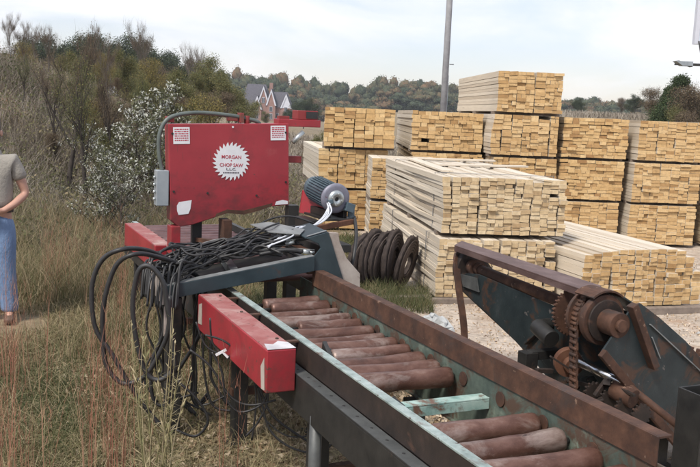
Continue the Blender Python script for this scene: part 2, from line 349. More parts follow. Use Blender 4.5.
def text_mesh(name, body, size, loc, mat, parent, extrude=.0012, width=None):
    """lettering standing in the x-z plane, facing -y, centred at loc (thing coordinates)"""
    cu = bpy.data.curves.new(name, 'FONT'); cu.body = body; cu.size = size; cu.extrude = extrude; cu.align_x = 'CENTER'; cu.align_y = 'CENTER'; cu.offset = size * .012; cu.resolution_u = 3
    tmp = bpy.data.objects.new('tmp_text', cu); COL.objects.link(tmp)
    dg = bpy.context.evaluated_depsgraph_get(); me = bpy.data.meshes.new_from_object(tmp.evaluated_get(dg))
    bpy.data.objects.remove(tmp); me.name = name
    xs = [v.co.x for v in me.vertices]; k = width / (max(xs) - min(xs)) if width else 1
    for v in me.vertices:
        x, y, z = v.co; v.co = (loc[0] + x * k, loc[1] - z, loc[2] + y)
    me.materials.clear(); me.materials.append(mat)
    o = bpy.data.objects.new(name, me); COL.objects.link(o); o.parent = parent
    return o
# ------------------------------------------------------------------ world and light
SUN_EL, SUN_AZ = 52, 215       # azimuth clockwise from north (+y): from behind the camera, to the left
world = bpy.data.worlds.new('World'); scene.world = world; world.use_nodes = True
nt = world.node_tree; bg = nt.nodes['Background']
sky = nt.nodes.new('ShaderNodeTexSky'); sky.sky_type = 'NISHITA'; sky.sun_disc = False
sky.sun_elevation = R(SUN_EL); sky.sun_rotation = R(SUN_AZ); sky.air_density = 1.3; sky.dust_density = .6
tc = nt.nodes.new('ShaderNodeTexCoord'); mp = nt.nodes.new('ShaderNodeMapping'); mp.inputs['Scale'].default_value = (1, 1, 3.2)
nt.links.new(tc.outputs['Generated'], mp.inputs[0])
n = nt.nodes.new('ShaderNodeTexNoise'); n.inputs['Scale'].default_value = 2.1; n.inputs['Detail'].default_value = 8; n.inputs['Roughness'].default_value = .55; n.inputs['Distortion'].default_value = .4
nt.links.new(mp.outputs[0], n.inputs['Vector'])
cf = ramp(nt, [(.43, (.30,) * 3), (.57, (1,) * 3)], n.outputs['Fac'])
n2 = nt.nodes.new('ShaderNodeTexNoise'); n2.inputs['Scale'].default_value = 4; n2.inputs['Detail'].default_value = 7
nt.links.new(mp.outputs[0], n2.inputs['Vector'])
cc = ramp(nt, [(.36, (6.9, 7.5, 8.2)), (.52, (8.3, 8.25, 8.6))], n2.outputs['Fac'])
skyc = mixc(nt, sky.outputs[0], (.92, .92, 1.15), 1.0, 'MULTIPLY')
nt.links.new(mixc(nt, skyc, cc, cf), bg.inputs[0]); bg.inputs[1].default_value = .1
sd = bpy.data.lights.new('sun', 'SUN'); so = bpy.data.objects.new('sun', sd); COL.objects.link(so)
sd.energy = 3.0; sd.angle = R(11); sd.color = (1, .94, .85)
dirv = Vector((math.sin(R(SUN_AZ)) * math.cos(R(SUN_EL)), math.cos(R(SUN_AZ)) * math.cos(R(SUN_EL)), math.sin(R(SUN_EL))))
so.rotation_euler = dirv.to_track_quat('Z', 'Y').to_euler()
vs = scene.view_settings; vs.view_transform = 'Standard'; vs.look = 'None'; vs.exposure = .5; vs.gamma = 1; vs.use_curve_mapping = False

# ------------------------------------------------------------------ ground
def axis_pts(a, dense_lo, dense_hi, step, far):
    pts = list(np.arange(dense_lo, dense_hi, step)); d = step
    p = dense_hi
    while p < far: pts.append(p); d *= 1.18; p += d
    pts.append(far); p = dense_lo; d = step; lo = []
    while p > a: d *= 1.18; p -= d; lo.append(p)
    return np.array(sorted(lo) + pts)
xs = axis_pts(-1600, -9, 8, .25, 1600); ys = axis_pts(-60, 1, 24, .25, 2600)
X, Y = np.meshgrid(xs, ys); Z = ground_z(X, Y) + .012 * np.sin(X * 5.1 + Y * 3) * np.sin(Y * 4.3)
V = np.stack([X, Y, Z], -1).reshape(-1, 3); nx, ny = len(xs), len(ys)
ii = (np.arange(ny - 1)[:, None] * nx + np.arange(nx - 1)[None]).ravel()
F = np.stack([ii, ii + 1, ii + nx + 1, ii + nx], 1)
m, nt, b = nodes_of('yard_and_field_soil')
tc = nt.nodes.new('ShaderNodeTexCoord'); sp = nt.nodes.new('ShaderNodeSeparateXYZ'); nt.links.new(tc.outputs['Object'], sp.inputs[0])
n1 = noise(nt, .9, 8, .65); n3 = noise(nt, 14, 8, .7); n4 = noise(nt, 3.1, 9, .7)
edge = mth(nt, 'ADD', mth(nt, 'ADD', sp.outputs[0], mth(nt, 'MULTIPLY', sp.outputs[1], .06)), mth(nt, 'MULTIPLY', mth(nt, 'SUBTRACT', n1, .5), 1.6))
yard = mth(nt, 'MULTIPLY', mth(nt, 'SUBTRACT', edge, .75), 3.0, True)
farf = mth(nt, 'MULTIPLY', mth(nt, 'SUBTRACT', sp.outputs[1], 19), .4, True)
yard = mth(nt, 'MULTIPLY', yard, mth(nt, 'SUBTRACT', 1.0, farf))
sand = ramp(nt, [(.25, (.30, .235, .175)), (.5, (.46, .385, .31)), (.75, (.57, .495, .415))], n4)
sand = mixc(nt, sand, ramp(nt, [(.35, (.55,) * 3), (.6, (1.06,) * 3)], n3), .85, 'MULTIPLY')
sand = mixc(nt, sand, (.33, .21, .13), ramp(nt, [(.52, (0, 0, 0)), (.66, (.7, .7, .7))], noise(nt, 1.7, 9, .75)))
turf = ramp(nt, [(.3, (.085, .080, .036)), (.45, (.18, .14, .078)), (.6, (.27, .20, .12)), (.75, (.38, .29, .19))], n4)
turf = mixc(nt, turf, ramp(nt, [(.3, (.5,) * 3), (.65, (1.1,) * 3)], n3), .8, 'MULTIPLY')
clay_f = mth(nt, 'MULTIPLY', mth(nt, 'SUBTRACT', mth(nt, 'SUBTRACT', mth(nt, 'MULTIPLY', sp.outputs[2], .8), mth(nt, 'MULTIPLY', sp.outputs[1], .03)), .55), 3.0, True)
turf = mixc(nt, turf, (.33, .17, .09), mth(nt, 'MULTIPLY', clay_f, .6))
nt.links.new(mixc(nt, turf, sand, yard), b.inputs['Base Color']); b.inputs['Roughness'].default_value = .95
bump(nt, b, n3, .6, .03)
g = np_mesh('ground', V, F, np.full(len(F), .5), m); tag(g, kind='structure')
g.data.polygons.foreach_set('use_smooth', [True] * len(F))

# ------------------------------------------------------------------ lumber bundles
def make_bundle(name, x, y, z, yaw, w, h, L, style, mats, label, rows=13, group=None, bow=0, straps=(), crown=0, bearers=True, seed=0, lean=0, cw=(.125, .17), prof=None, mess=0):
    """front face bottom-left corner at x,y,z; width to the right, length away from the camera"""
    rg = random.Random(seed * 13 + 5)
    root = empty(name, (x, y, z), label, 'lumber bundle', R(yaw), group)
    mb = MB(); bh = h / rows
    def board(x0, x1, z0, z1):
        dy = rg.gauss(0, .009) - (rg.uniform(.01, .04) if rg.random() < .03 else 0); ly = L + rg.gauss(0, .03); tn = min(1, max(0, rg.gauss(.5, .23)))
        jx, jz = rg.gauss(0, .002), rg.gauss(0, .0018 + mess * .04); g = rg.uniform(.0008, .0030) + mess * rg.random() * .05
        sk = [lean * ((z0 + z1) / 2 / h)] * 2
        if bow and rg.random() < .7:
            ks = (0, .33, .66, 1); off = [0, rg.gauss(0, bow), rg.gauss(0, bow), 0]; offx = [0, rg.gauss(0, bow), rg.gauss(0, bow), 0]
        else: ks = (0, 1); off = (0, 0); offx = (0, 0)
        twist = rg.gauss(0, .028 + mess)
        vs = []
        for k, t in enumerate(ks):
            yy = dy + t * ly; cz = (z0 + z1) / 2 + jz + off[k] * .3; cx = (x0 + x1) / 2 + jx + offx[k] + sk[0]
            hw = (x1 - x0) / 2 - g; hh = (z1 - z0) / 2 - g * .8; tw = twist * (1 - t)
            for a, b_ in ((-1, -1), (1, -1), (1, 1), (-1, 1)):
                vs.append((cx + a * hw - b_ * hh * tw, yy, cz + b_ * hh + a * hw * tw))
        n = len(ks); fs = [(0, 1, 2, 3), tuple(4 * (n - 1) + q for q in (3, 2, 1, 0))]; mi = [0, 0]
        for k in range(n - 1):
            for j in range(4):
                q = 4 * k; fs.append((q + j, q + 4 + j, q + 4 + (j + 1) % 4, q + (j + 1) % 4)); mi.append(1)
        mb.add(vs, fs, tn, False, mi)
    def widths(tot, lo, hi):
        out = []; s_ = 0
        while s_ < tot - lo * .6:
            q = min(rg.uniform(lo, hi), tot - s_)
            if tot - s_ - q < lo * .7: q = tot - s_
            out.append((s_, s_ + q)); s_ += q
        return out
    if style == 'rows':
        for r in range(rows):
            hh = bh
            ins = rg.gauss(0, .008)
            lim = (0, w)
            if crown:
                t = r / (rows - 1); cut = crown * max(0, t - .45) ** 1.6 * 2.2; lim = (crown * .25 * max(0, t - .5), w - cut)
            for a, c in widths(lim[1] - lim[0], .085, .165):
                dz = rg.gauss(0, .002) + (crown * .06 * math.sin((a + c) / 2 / w * 3.1) if crown else 0)
                if rg.random() < .005 and 0 < r < rows - 1: continue
                board(lim[0] + a + ins, lim[0] + c + ins, r * bh + dz, (r + 1) * bh + dz)
    elif style == 'cols':
        for a, c in widths(w, *cw):
            z_ = 0; sp = rg.gauss(0, .006); hc_ = h * (prof(((a + c) / 2) / w) if prof else 1); wav = rg.gauss(0, .006 + mess * .15)
            while z_ < hc_ - .012:
                t_ = rg.choice((bh, bh, bh * .88, bh * 1.12)); t_ = min(t_, hc_ - z_)
                if hc_ - z_ - t_ < bh * .5: t_ = hc_ - z_
                q_ = sp + wav * math.sin(z_ / h * 5)
                if rg.random() < (.22 if c - a > .12 else .04):
                    mid = a + (c - a) * rg.uniform(.4, .6); board(a + q_, mid + q_, z_, z_ + t_); board(mid + q_, c + q_, z_, z_ + t_)
                elif rg.random() > .004: board(a + q_, c + q_ + rg.gauss(0, .005 + mess * .1), z_, z_ + t_)
                z_ += t_
    mb.build('boards', mats, root)
    if bearers:
        for yy in (.25, L / 2, L - .3): MB().box((-.02, yy - .045, -.038), (w + .02, yy + .045, -.001)).build('bearer', M['skid'], root)
    for s_ in straps:
        sb = MB(); t = .004; o_ = .009
        sb.box((-o_ - t, s_, -.002), (-o_, s_ + .02, h + o_)).box((-o_, s_, h + o_), (w + o_, s_ + .02, h + o_ + t)).box((w + o_, s_, -.002), (w + o_ + t, s_ + .02, h + o_))
        sb.build('strap', M['strap'], root)
    return root
PALE = [M['end_pale'], M['side_pale']]; FRESH = [M['end_fresh'], M['side_pale']]; AMB = [M['end_orange'], M['side_tan']]; AMBP = [M['end_orange'], M['side_pale']]
# the two big pale bundles in front
make_bundle('lumber_bundle', .90, 8.86, .06, 8, 1.25, .60, 3.35, 'cols', PALE, 'large pale lower bundle of the front stack, beside the dark coils', bow=.018, straps=(.5, 2.5), seed=1, rows=14, cw=(.085, .11), mess=.004)
make_bundle('lumber_bundle', .95, 8.98, .705, 8, 1.30, .585, 3.4, 'cols', PALE, 'large pale upper bundle of the front stack, loose boards lying on it', bow=.018, straps=(.42, 2.7), seed=2, rows=14, cw=(.085, .11), mess=.004)
c, s = math.cos(R(8)), math.sin(R(8))
def loose(lx, ly, lz, w, L, yaw, label):
    mb = MB(); mb.box((0, 0, 0), (w, L, .022), .7)
    o = mb.build('loose_board', M['side_pale'], None, .002); o.location = (.95 + c * lx - s * ly, 8.98 + s * lx + c * ly, lz); o.rotation_euler = (R(.15), 0, R(yaw)); tag(o, label, 'board')
loose(.32, 3.2, 1.296, .13, 1.15, -80, 'long pale loose board lying across the far end of the front lumber stack')
loose(.30, 1.85, 1.296, .15, 1.25, -70, 'pale loose board lying slantwise on the middle of the front lumber stack')
loose(.10, .6, 1.296, .13, 2.3, 6, 'narrow pale loose board lying lengthwise near the left edge of the front lumber stack')
# low bundle at the right
make_bundle('lumber_bundle', 2.33, 8.62, .07, 17, 1.40, .58, 3.6, 'cols', [M['end_fresh'], M['side_pale']], 'low slumped bundle with yellow board ends, alone on the ground right of the front stack', bow=.006, seed=3, rows=13, cw=(.085, .12), mess=.006, prof=lambda t: (.90 + .10 * math.sin(min(t / .5, 1) * 1.57)) if t < .76 else max(.3, math.sqrt(max(0, 1 - ((t - .74) / .275) ** 2))))
# back row
Hb = .615
def stack(x, y, yaws, dx, w, L, styles, mats, labels, seed, rows=(13,) * 4):
    for k, lb in enumerate(labels):
        make_bundle('lumber_bundle', x + dx[k], y, .04 + k * (Hb + .04), yaws[k], w, Hb, L, styles[k], mats[k], lb, seed=seed + k, rows=rows[k])
stack(-.53, 14.0, (5, 8, 2), (.03, -.02, .05), 1.12, 3.0, ('cols', 'cols', 'cols'), (AMB, AMBP, AMB), ('amber bundle at the bottom of the stack behind the blue motor', 'amber bundle in the middle of the stack behind the blue motor, pale side showing', 'amber bundle on top of the stack behind the blue motor, boards in upright columns'), 20, (10, 10, 9))
stack(.92, 14.1, (1, 1, 1), (0, .02, -.01), 1.13, 3.6, ('rows', 'rows', 'rows'), (FRESH, AMB, FRESH), ('bundle at the bottom of the stack in front of the utility pole', 'bundle in the middle of the stack in front of the utility pole', 'bundle on top of the stack in front of the utility pole, pale weathered left side'), 30, (13, 13, 10))
stack(2.14, 13.6, (3, 3, 3, 3), (-.01, .0, -.03, .01), 1.02, 3.6, ('rows', 'cols', 'cols', 'cols'), (AMB, AMB, FRESH, FRESH), ('bottom bundle of the tallest lumber stack, hidden mostly by the front stack', 'second bundle from the bottom of the tallest lumber stack', 'second bundle from the top of the tallest lumber stack', 'topmost bundle of the tallest lumber stack, highest of all against the sky'), 40, (13, 13, 11, 11))
stack(3.22, 13.8, (3, 3, 3), (-.03, 0, .02), 1.03, 3.0, ('cols', 'rows', 'rows'), (FRESH, AMB, AMB), ('bottom bundle of the stack just right of the tallest one', 'middle bundle of the stack just right of the tallest one', 'top bundle of the stack just right of the tallest one'), 50, (12, 12, 12))
stack(4.36, 13.75, (4, 4, 5), (.0, .02, .05), 1.07, 3.4, ('cols', 'cols', 'cols'), (FRESH, FRESH, FRESH), ('bottom bundle of the second stack right of the tallest one, above the slumped bundle', 'middle bundle of the second stack right of the tallest one', 'top bundle of the second stack right of the tallest one, pale left side'), 60, (12, 12, 12))
stack(5.60, 13.95, (3, 3, 3), (.02, 0, -.03), 1.05, 3.4, ('rows', 'cols', 'rows'), (AMB, FRESH, FRESH), ('bottom bundle of the rightmost stack, cut by the edge of the photo', 'middle bundle of the rightmost stack, cut by the edge of the photo', 'top bundle of the rightmost stack, cut by the edge of the photo'), 70, (12, 12, 12))
for k, lb in enumerate(('short pale bundle at the bottom between the amber stack and the front stack', 'short pale bundle on top, between the amber stack and the front stack')):
    make_bundle('lumber_bundle', .27, 12.75, .04 + k * .63, 3, 1.0, .585, .95, 'rows', [M['end_fresh'], M['side_pale']], lb, seed=80 + k)
# timbers under the stacks and on the ground
def skid(p0, p1, w, h, label):
    mb = MB(); mb.obox(p0, p1, w, h); o = mb.build('skid_timber', M['skid'], None, .004); tag(o, label, 'timber')
skid((.80, 8.80, .028), (2.45, 9.12, .028), .09, .055, 'grey timber lying along the foot of the front lumber stack')
skid((2.35, 8.55, .035), (3.95, 9.03, .035), .10, .066, 'grey timber under the front edge of the slumped bundle')
skid((2.0, 10.5, .03), (3.5, 10.9, .03), .10, .055, 'grey timber under the middle of the slumped bundle')
skid((.30, 8.75, .03), (.86, 8.95, .03), .10, .055, 'short grey timber lying in front of the dark coils')

# ------------------------------------------------------------------ coils beside the front stack
def coil(x, y, r, t, lean, yaw, label):
    root = empty('wheel_coil', (x, y, 0), label, 'coil', R(yaw)); c0 = Vector((0, 0, r)); ax = Vector((0, 1, 0))
    L_ = lambda mb: mb
    prof = [(-t / 2, r * .40), (-t / 2 - .006, r * .5), (-t / 2 - .004, r * .75), (-t * .48, r * .93), (-t * .36, r * 1.0), (-t * .12, r * .955), (t * .1, r * 1.0), (t * .2, r * .95), (t * .36, r * 1.0), (t * .48, r * .93), (t / 2 + .004, r * .75), (t / 2 + .006, r * .5), (t / 2, r * .40), (-t / 2, r * .40)]
    mb = MB(); mb.lathe(c0, ax, prof, 36)
    rg = random.Random(int(x * 100) + 3)
    for i, v in enumerate(mb.v):
        q = Vector(v) - c0; k = 1 + rg.gauss(0, .035); mb.v[i] = tuple(c0 + Vector((q.x * k, q.y * (1 + rg.gauss(0, .05)), q.z * k)))
    mb.build('coil_body', M['tyre'], root)
    rb = MB()
    for i in range(5): rb.lathe(c0, ax, [(-t / 2 - .008, r * (.42 + .1 * i)), (-t / 2 - .018, r * (.45 + .1 * i)), (-t / 2 - .008, r * (.48 + .1 * i))], 36)
    rb.build('face_rings', M['tyre_face'], root)
    root.rotation_euler = (R(lean), 0, R(yaw)); return root
coil(.13, 9.35, .31, .055, 5, 58, 'dark weathered coil nearest the motor, leftmost of the upright row')
coil(.25, 9.42, .33, .045, 2, 64, 'second dark coil from the left in the upright row, pale dusty face')
coil(.35, 9.48, .32, .050, 6, 60, 'third dark coil from the left in the upright row by the lumber')
coil(.46, 9.50, .33, .055, 3, 70, 'fourth dark coil from the left, close to the lumber')
coil(.56, 9.45, .31, .045, 12, 68, 'rightmost dark coil leaning against the pale lumber stack')

# crumpled pale rubble
def lump(name, x, y, rx, ry, rz_, label, cat, mat, seed):
    rg = random.Random(seed); mb = MB(); n, k = 14, 7; vs = []
    for i in range(k + 1):
        ph = math.pi / 2 * i / k
        for j in range(n):
            q = 2 * math.pi * j / n; f = 1 + rg.uniform(-.22, .22)
            vs.append((x + math.cos(ph) * math.cos(q) * rx * f, y + math.cos(ph) * math.sin(q) * ry * f, -.02 + math.sin(ph) * rz_ * (1 + rg.uniform(-.25, .25))))
    fs = [(i * n + j, i * n + (j + 1) % n, (i + 1) * n + (j + 1) % n, (i + 1) * n + j) for i in range(k) for j in range(n)]
    mb.add(vs, fs); return tag(mb.build(name, mat), label, cat)
p = at(432, 324, 7.9)
lump('rubble_heap', p.x, 7.75, .17, .22, .13, 'crumpled pale grey heap on the sand before the front lumber stack', 'rubble', M['rubble'], 4)
lump('rubble_heap', p.x - .17, 8.0, .10, .14, .06, 'small flat pale chunk beside the crumpled grey heap', 'rubble', M['rubble'], 5)
for i, (x_, y_, lb) in enumerate(((2.55, 7.2, 'small stone on the sand behind the chain housing'), (3.3, 8.0, 'small stone on the sand before the slumped bundle'))):
    lump('stone', x_, y_, .05, .05, .035, lb, 'stone', M['rubble'], 9 + i)

# the air: one closed box of thin pale haze round everything
mb = MB(); mb.box((-700, -90, -6), (700, 430, 60))
hm = bpy.data.materials.new('haze_air'); hm.use_nodes = True; hn = hm.node_tree; hn.nodes.remove(hn.nodes['Principled BSDF'])
pv = hn.nodes.new('ShaderNodeVolumePrincipled'); pv.inputs['Color'].default_value = (.86, .91, .96, 1); pv.inputs['Density'].default_value = .0004; pv.inputs['Anisotropy'].default_value = .2
hn.links.new(pv.outputs[0], hn.nodes['Material Output'].inputs['Volume'])
tag(mb.build('haze', hm), kind='stuff')
MBH = []
# ------------------------------------------------------------------ roller conveyor
conv = machine_root('roller_conveyor', (.27, 2.6, 0), 'rusty roller conveyor with pale green rail, running from the red saw to the front', 'conveyor')
Y0, Y1 = -1.2, 5.75
mb = MB()   # left rail: an angle with the pale green worn top
mb.box((0, Y0, .842), (.040, Y1, .850)); mb.build('rail_top', M['teal_strip'], conv, .0015)
mb = MB(); mb.box((.0, Y0, .735), (.007, Y1, .8415)); mb.box((.0, Y0, .60), (.045, Y1, .607)); mb.box((.007, Y0, .6075), (.012, Y1, .735))
mb.build('rail_web', M['dark_rust'], conv)
mb = MB(); mb.box((-.062, Y0, .722), (-.0015, Y1, .730)); mb.box((-.062, Y0, .56), (-.055, Y1, .7215)); mb.box((-.0545, Y0, .56), (-.012, Y1, .567))
ch = mb.build('side_channel', M['black_steel'], conv, .0015)
MB().box((-.0605, Y0, .7304), (-.003, Y1, .7312)).build('scuffed_flange', M['flange_dark'], ch)  # scuffed grey; the lit look of the flange top is in this colour
mb = MB()
for k in range(26): mb.cyl((-.030, Y0 + .2 + k * .13, .7300), (-.030, Y0 + .2 + k * .13, .7322), .0065, 10)
mb.build('bolt_holes', M['rubber'], ch)
# right side: teal web with roller plates, brown plate standing on it
mb = MB(); mb.box((.520, Y0, .60), (.528, 2.9, .868)); mb.box((.505, Y0, .592), (.57, 2.9, .5995)); mb.build('teal_side_web', M['teal_web'], conv)
mb = MB(); mb.box((.512, -.19, .858), (.5195, 2.68, .955)); mb.box((.5195, -.19, .947), (.57, 2.68, .955)); mb.build('brown_side_plate', M['rust'], conv, .0015)
mb = MB(); mb.box((.80, 2.9, .62), (.808, Y1, .86)); mb.box((.80, 2.9, .861), (.84, Y1, .868)); mb.build('far_side_web', M['black_steel'], conv)
for k in range(9): MB().cyl((.5185, .1 + k * .28, .80), (.514, .1 + k * .28, .80), .030, 20).build('bearing_ring', M['rust'], conv)
rg = random.Random(3)
ys_ = [-.9, -.7, -.5, -.3, -.10, .06, .235, .40, 1.02, 1.13, 1.25, 1.40, 1.53, 1.66, 1.80, 1.95, 2.08, 2.23, 2.38, 2.52]
for i, y in enumerate(ys_):
    mb = MB(); r_ = .045 if y < 1.3 else .040; sk = rg.uniform(-.02, .03); z0 = .79 + rg.uniform(-.006, .004)
    xa, xb = .052, .498
    if i in (11, 15, 18, 19): xa = .15 if i > 11 else .10
    if i in (13, 17): r_ = .030
    prof = [0, .02, .05, .2, .35, .5, .65, .8, .95, .98, 1]
    rr = [.7, .97, 1.0, .99, .93 + rg.uniform(-.03, .04), .90 + rg.uniform(-.03, .04), .93 + rg.uniform(-.03, .04), .985, 1.0, .97, .7]
    mb.tube([Vector((xa + (xb - xa) * t, y + sk * (t - .5), z0)) for t in prof], [r_ * q for q in rr], 20)
    for q_, v_ in enumerate(mb.v): mb.v[q_] = (v_[0] + rg.gauss(0, .0012), v_[1], v_[2] + rg.gauss(0, .0007))
    ro = mb.build('roller', M['roller'], conv)
    MB().cyl((.013, y, z0), (xa + .004, y, z0), .012, 10).build('axle', M['black_steel'], ro); MB().cyl((xb - .004, y, z0), (.518, y, z0), .012, 10).build('axle', M['black_steel'], ro)
for i in range(17):
    y = 3.25 + i * .148; mb = MB(); z0 = .80
    mb.tube([(.075, y, z0), (.10, y, z0), (.76, y, z0), (.785, y, z0)], [.02, .030, .030, .02], 14); mb.build('roller', M['roller_dark'], conv)
mb = MB(); mb.box((.055, .735, .775), (.518, .795, .782)); mb.box((.055, .735, .735), (.518, .742, .7745)); mb.build('cross_bar', M['teal'], conv, .0015)
mb = MB(); mb.obox((.10, .80, .80), (.20, .55, .70), .035, .012); mb.build('stop_lever', M['black_steel'], conv, .002)
mb = MB(); mb.obox((.09, 1.46, .835), (.06, 1.28, .79), .02, .05); mb.obox((.05, 1.44, .80), (.12, 1.44, .80), .03, .05); mb.build('lug_bracket', M['black_steel'], conv, .002)
for y in (1.32, .30, 2.5, 4.2, 5.5):
    xr = .50 if y < 2.9 else .78
    for x in (0.02, xr):
        mb = MB(); mb.box((x - .04, y - .04, .0), (x + .04, y + .04, .5585 if x < .1 else .59)); mb.box((x - .07, y - .07, -.01), (x + .07, y + .07, .012))
        mb.build('leg', M['black_steel'], conv, .003)
    if y > .5:
        mb = MB(); mb.box((-.03, y - .02, .28), (xr, y + .02, .32)); mb.build('leg_brace', M['rust'], conv)
mb = MB(); mb.cyl((-.035, 1.22, .05), (-.035, 1.22, .60), .028, 16); mb.cyl((-.035, 1.22, .30), (-.035, 1.22, .34), .045, 16); mb.cyl((-.035, 1.22, .02), (-.035, 1.22, .05), .07, 16)
mb.build('jack_leg', M['flange_dark'], conv)
# red box beams at the side
def box_beam(y0, y1, x0, x1, z0, z1, name='red_box_beam'):
    mb = MB(); mb.box((x0, y0, z0), (x1, y1, z1)); o = mb.build(name, M['red'], conv, .005)
    tp = MB(); tp.box((x0 + .004, y0 + .004, z1 + .0005), (x1 - .004, y1 - .004, z1 + .0025)); tp.build('dusty_top_plate', M['red_dusty'], o)
    return o
rb = box_beam(1.40, 2.60, -.205, -.068, .655, .850)
mb = MB(); mb.prism([(-.203, 1.401, .8532), (-.070, 1.401, .8532), (-.072, 1.50, .8532), (-.11, 1.53, .8532), (-.15, 1.48, .8532), (-.185, 1.50, .8532)], (0, 0, .0012)); mb.build('bare_patch', M['bare'], rb)
mb = MB(); mb.prism([(-.2062, 1.415, .665), (-.2062, 1.46, .66), (-.2062, 1.475, .76), (-.2062, 1.43, .81)], (-.0012, 0, 0)); mb.build('bare_patch', M['pale_plate'], rb)
mb = MB(); mb.prism([(-.2062, 2.50, .70), (-.2062, 2.58, .69), (-.2062, 2.57, .80), (-.2062, 2.51, .82)], (-.0012, 0, 0)); mb.build('bare_patch', M['pale_plate'], rb)
mb = MB()
for y in (1.55, 2.1, 2.5): mb.box((-.07, y, .835), (.0, y + .03, .8415)); mb.cyl((-.10, y + .02, .852), (-.10, y + .02, .858), .008, 10)
mb.build('mounting_tabs', M['rust'], conv)
box_beam(4.34, 5.62, -.085, .045, .655, .850)
# ------------------------------------------------------------------ red chop saw
saw = machine_root('chop_saw', (.35, 3.9, 0), 'red steel chop saw cabinet with white round saw-blade decal, standing over the conveyor', 'saw')
TILT = R(-2.2)
def T(x, y, z):    # the cabinet is tilted a little in its own plane
    dx, dz = x + .06, z - 1.2; c_, s_ = math.cos(TILT), math.sin(TILT)
    return Vector((-.06 + c_ * dx + s_ * dz, y, 1.2 - s_ * dx + c_ * dz))
yf, yb = 3.90, 4.03
outline = [(-.075, 1.10), (-.075, 1.765), (.80, 1.765), (.80, 1.17), (.66, 1.165), (.56, 1.135), (.45, 1.115), (.33, 1.13), (.24, 1.105), (.08, 1.06), (-.02, 1.05)]
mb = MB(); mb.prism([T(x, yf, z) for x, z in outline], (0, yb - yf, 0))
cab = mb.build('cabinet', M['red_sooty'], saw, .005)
mb = MB(); mb.prism([T(x, yf - .0035, z) for x, z in [(.24, 1.106), (.33, 1.131), (.45, 1.116), (.56, 1.136), (.66, 1.166), (.67, 1.19), (.55, 1.165), (.45, 1.145), (.33, 1.158), (.25, 1.13)]], (0, .0025, 0)); mb.build('burnt_edge', M['rust'], cab)
mb = MB(); mb.box((-.075, 3.86, .86), (-.01, 3.99, 1.06)); mb.build('corner_post', M['red'], saw, .004)
mb = MB()
for x, z in ((-.05, 1.30), (.775, 1.34), (-.05, 1.70), (.775, 1.70), (.19, 1.28), (.55, 1.25)):
    p = T(x, yf, z); mb.cyl(p, p - Vector((0, .006, 0)), .008, 10)
mb.build('bolts', M['black_steel'], cab)
mb = MB(); p = T(.38, yf, 1.742); mb.cyl(p, p - Vector((0, .005, 0)), .007, 10); mb.build('white_rivet', M['white'], cab)
# emblem: a round white saw blade with hooked teeth
ce = T(.365, yf, 1.50); mb = MB(); nT = 26; pts = []
for i in range(nT):
    a0 = 2 * math.pi * i / nT
    for da, rr in ((0, .112), (.08, .127), (.17, .138), (.185, .112)):
        q = -(a0 + da); pts.append(ce + Vector((math.cos(q) * rr, -.0015, math.sin(q) * rr)))
mb.prism(pts, (0, -.002, 0)); em = mb.build('saw_blade_emblem', M['white'], cab)
off = Vector(saw['off_tmp'])
def saw_text(body, size, dx, dz, mat, width, nm='lettering'):
    p = ce + Vector((dx, -.0045, dz)) - off; o = text_mesh(nm, body, size, (0, 0, 0), mat, em, .0006, width); o.location = p; o.rotation_euler = (0, -TILT * .3, 0)
saw_text('MORGAN', .034, 0, .030, M['decal_red'], .142)
saw_text('\u2022', .034, 0, .004, M['decal_red'], None)
saw_text('CHOP SAW', .034, 0, -.027, M['decal_red'], .170)
saw_text('L.L.C.', .024, 0, -.056, M['decal_dark'], .070)
mb = MB()
for k in range(10): mb.box((ce.x - .058 + k * .012, ce.y - .005, ce.z - .084), (ce.x - .050 + k * .012, ce.y - .0037, ce.z - .076))
mb.build('small_print', M['decal_dark'], em)
def sticker(x, z, w, h, lines=True):
    mb = MB(); mb.prism([T(x, yf - .0015, z), T(x + w, yf - .0015, z), T(x + w, yf - .0015, z + h), T(x, yf - .0015, z + h)], (0, -.0012, 0)); o = mb.build('warning_sticker', M['white'], cab)
    if lines:
        lb = MB(); rg_ = random.Random(int(x * 97) + 5)
        for k in range(6):
            xx = x + .010; zz = z + h - .018 - k * (h - .02) / 6.3
            while xx < x + w - .012:
                ww = rg_.uniform(.006, .02); ww = min(ww, x + w - .010 - xx)
                lb.prism([T(xx, yf - .0031, zz), T(xx + ww, yf - .0031, zz), T(xx + ww, yf - .0031, zz + .007), T(xx, yf - .0031, zz + .007)], (0, -.0006, 0)); xx += ww + .004
        lb.build('print_lines', M['decal_red'], o)
sticker(-.045, 1.628, .115, .115); sticker(.66, 1.645, .115, .105)
mb = MB(); mb.prism([T(x, yf - .0015, z) for x, z in ((-.03, 1.165), (-.02, 1.135), (.05, 1.14), (.065, 1.175), (.075, 1.235), (-.015, 1.225), (-.03, 1.20))], (0, -.0015, 0)); mb.build('torn_sticker', M['white'], cab)
mb = MB(); mb.prism([T(x, yf - .0015, z) for x, z in ((.69, 1.175), (.79, 1.178), (.79, 1.20), (.75, 1.21), (.70, 1.20))], (0, -.0015, 0)); mb.build('torn_sticker', M['white'], cab)
mb = MB(); a_ = T(.79, 4.0, 1.80); mb.box((.71, 3.93, 1.775), (1.04, 4.04, 1.828)); tb = mb.build('upper_arm_tube', M['red'], saw, .004)
mb = MB(); mb.box((.86, 3.94, 1.829), (1.02, 4.06, 1.895)); mb.build('arm_cap', M['red_old'], tb, .004)
mb = MB(); mb.box((.925, 3.935, 1.838), (1.015, 3.9385, 1.887)); mb.build('arm_opening_shade', M['rubber'], tb)  # black plate painting the shade inside the open tube end
mb = MB(); mb.box((.80, 3.96, 1.51), (.91, 4.02, 1.56)); mb.build('lower_arm_stub', M['red_old'], saw, .004)
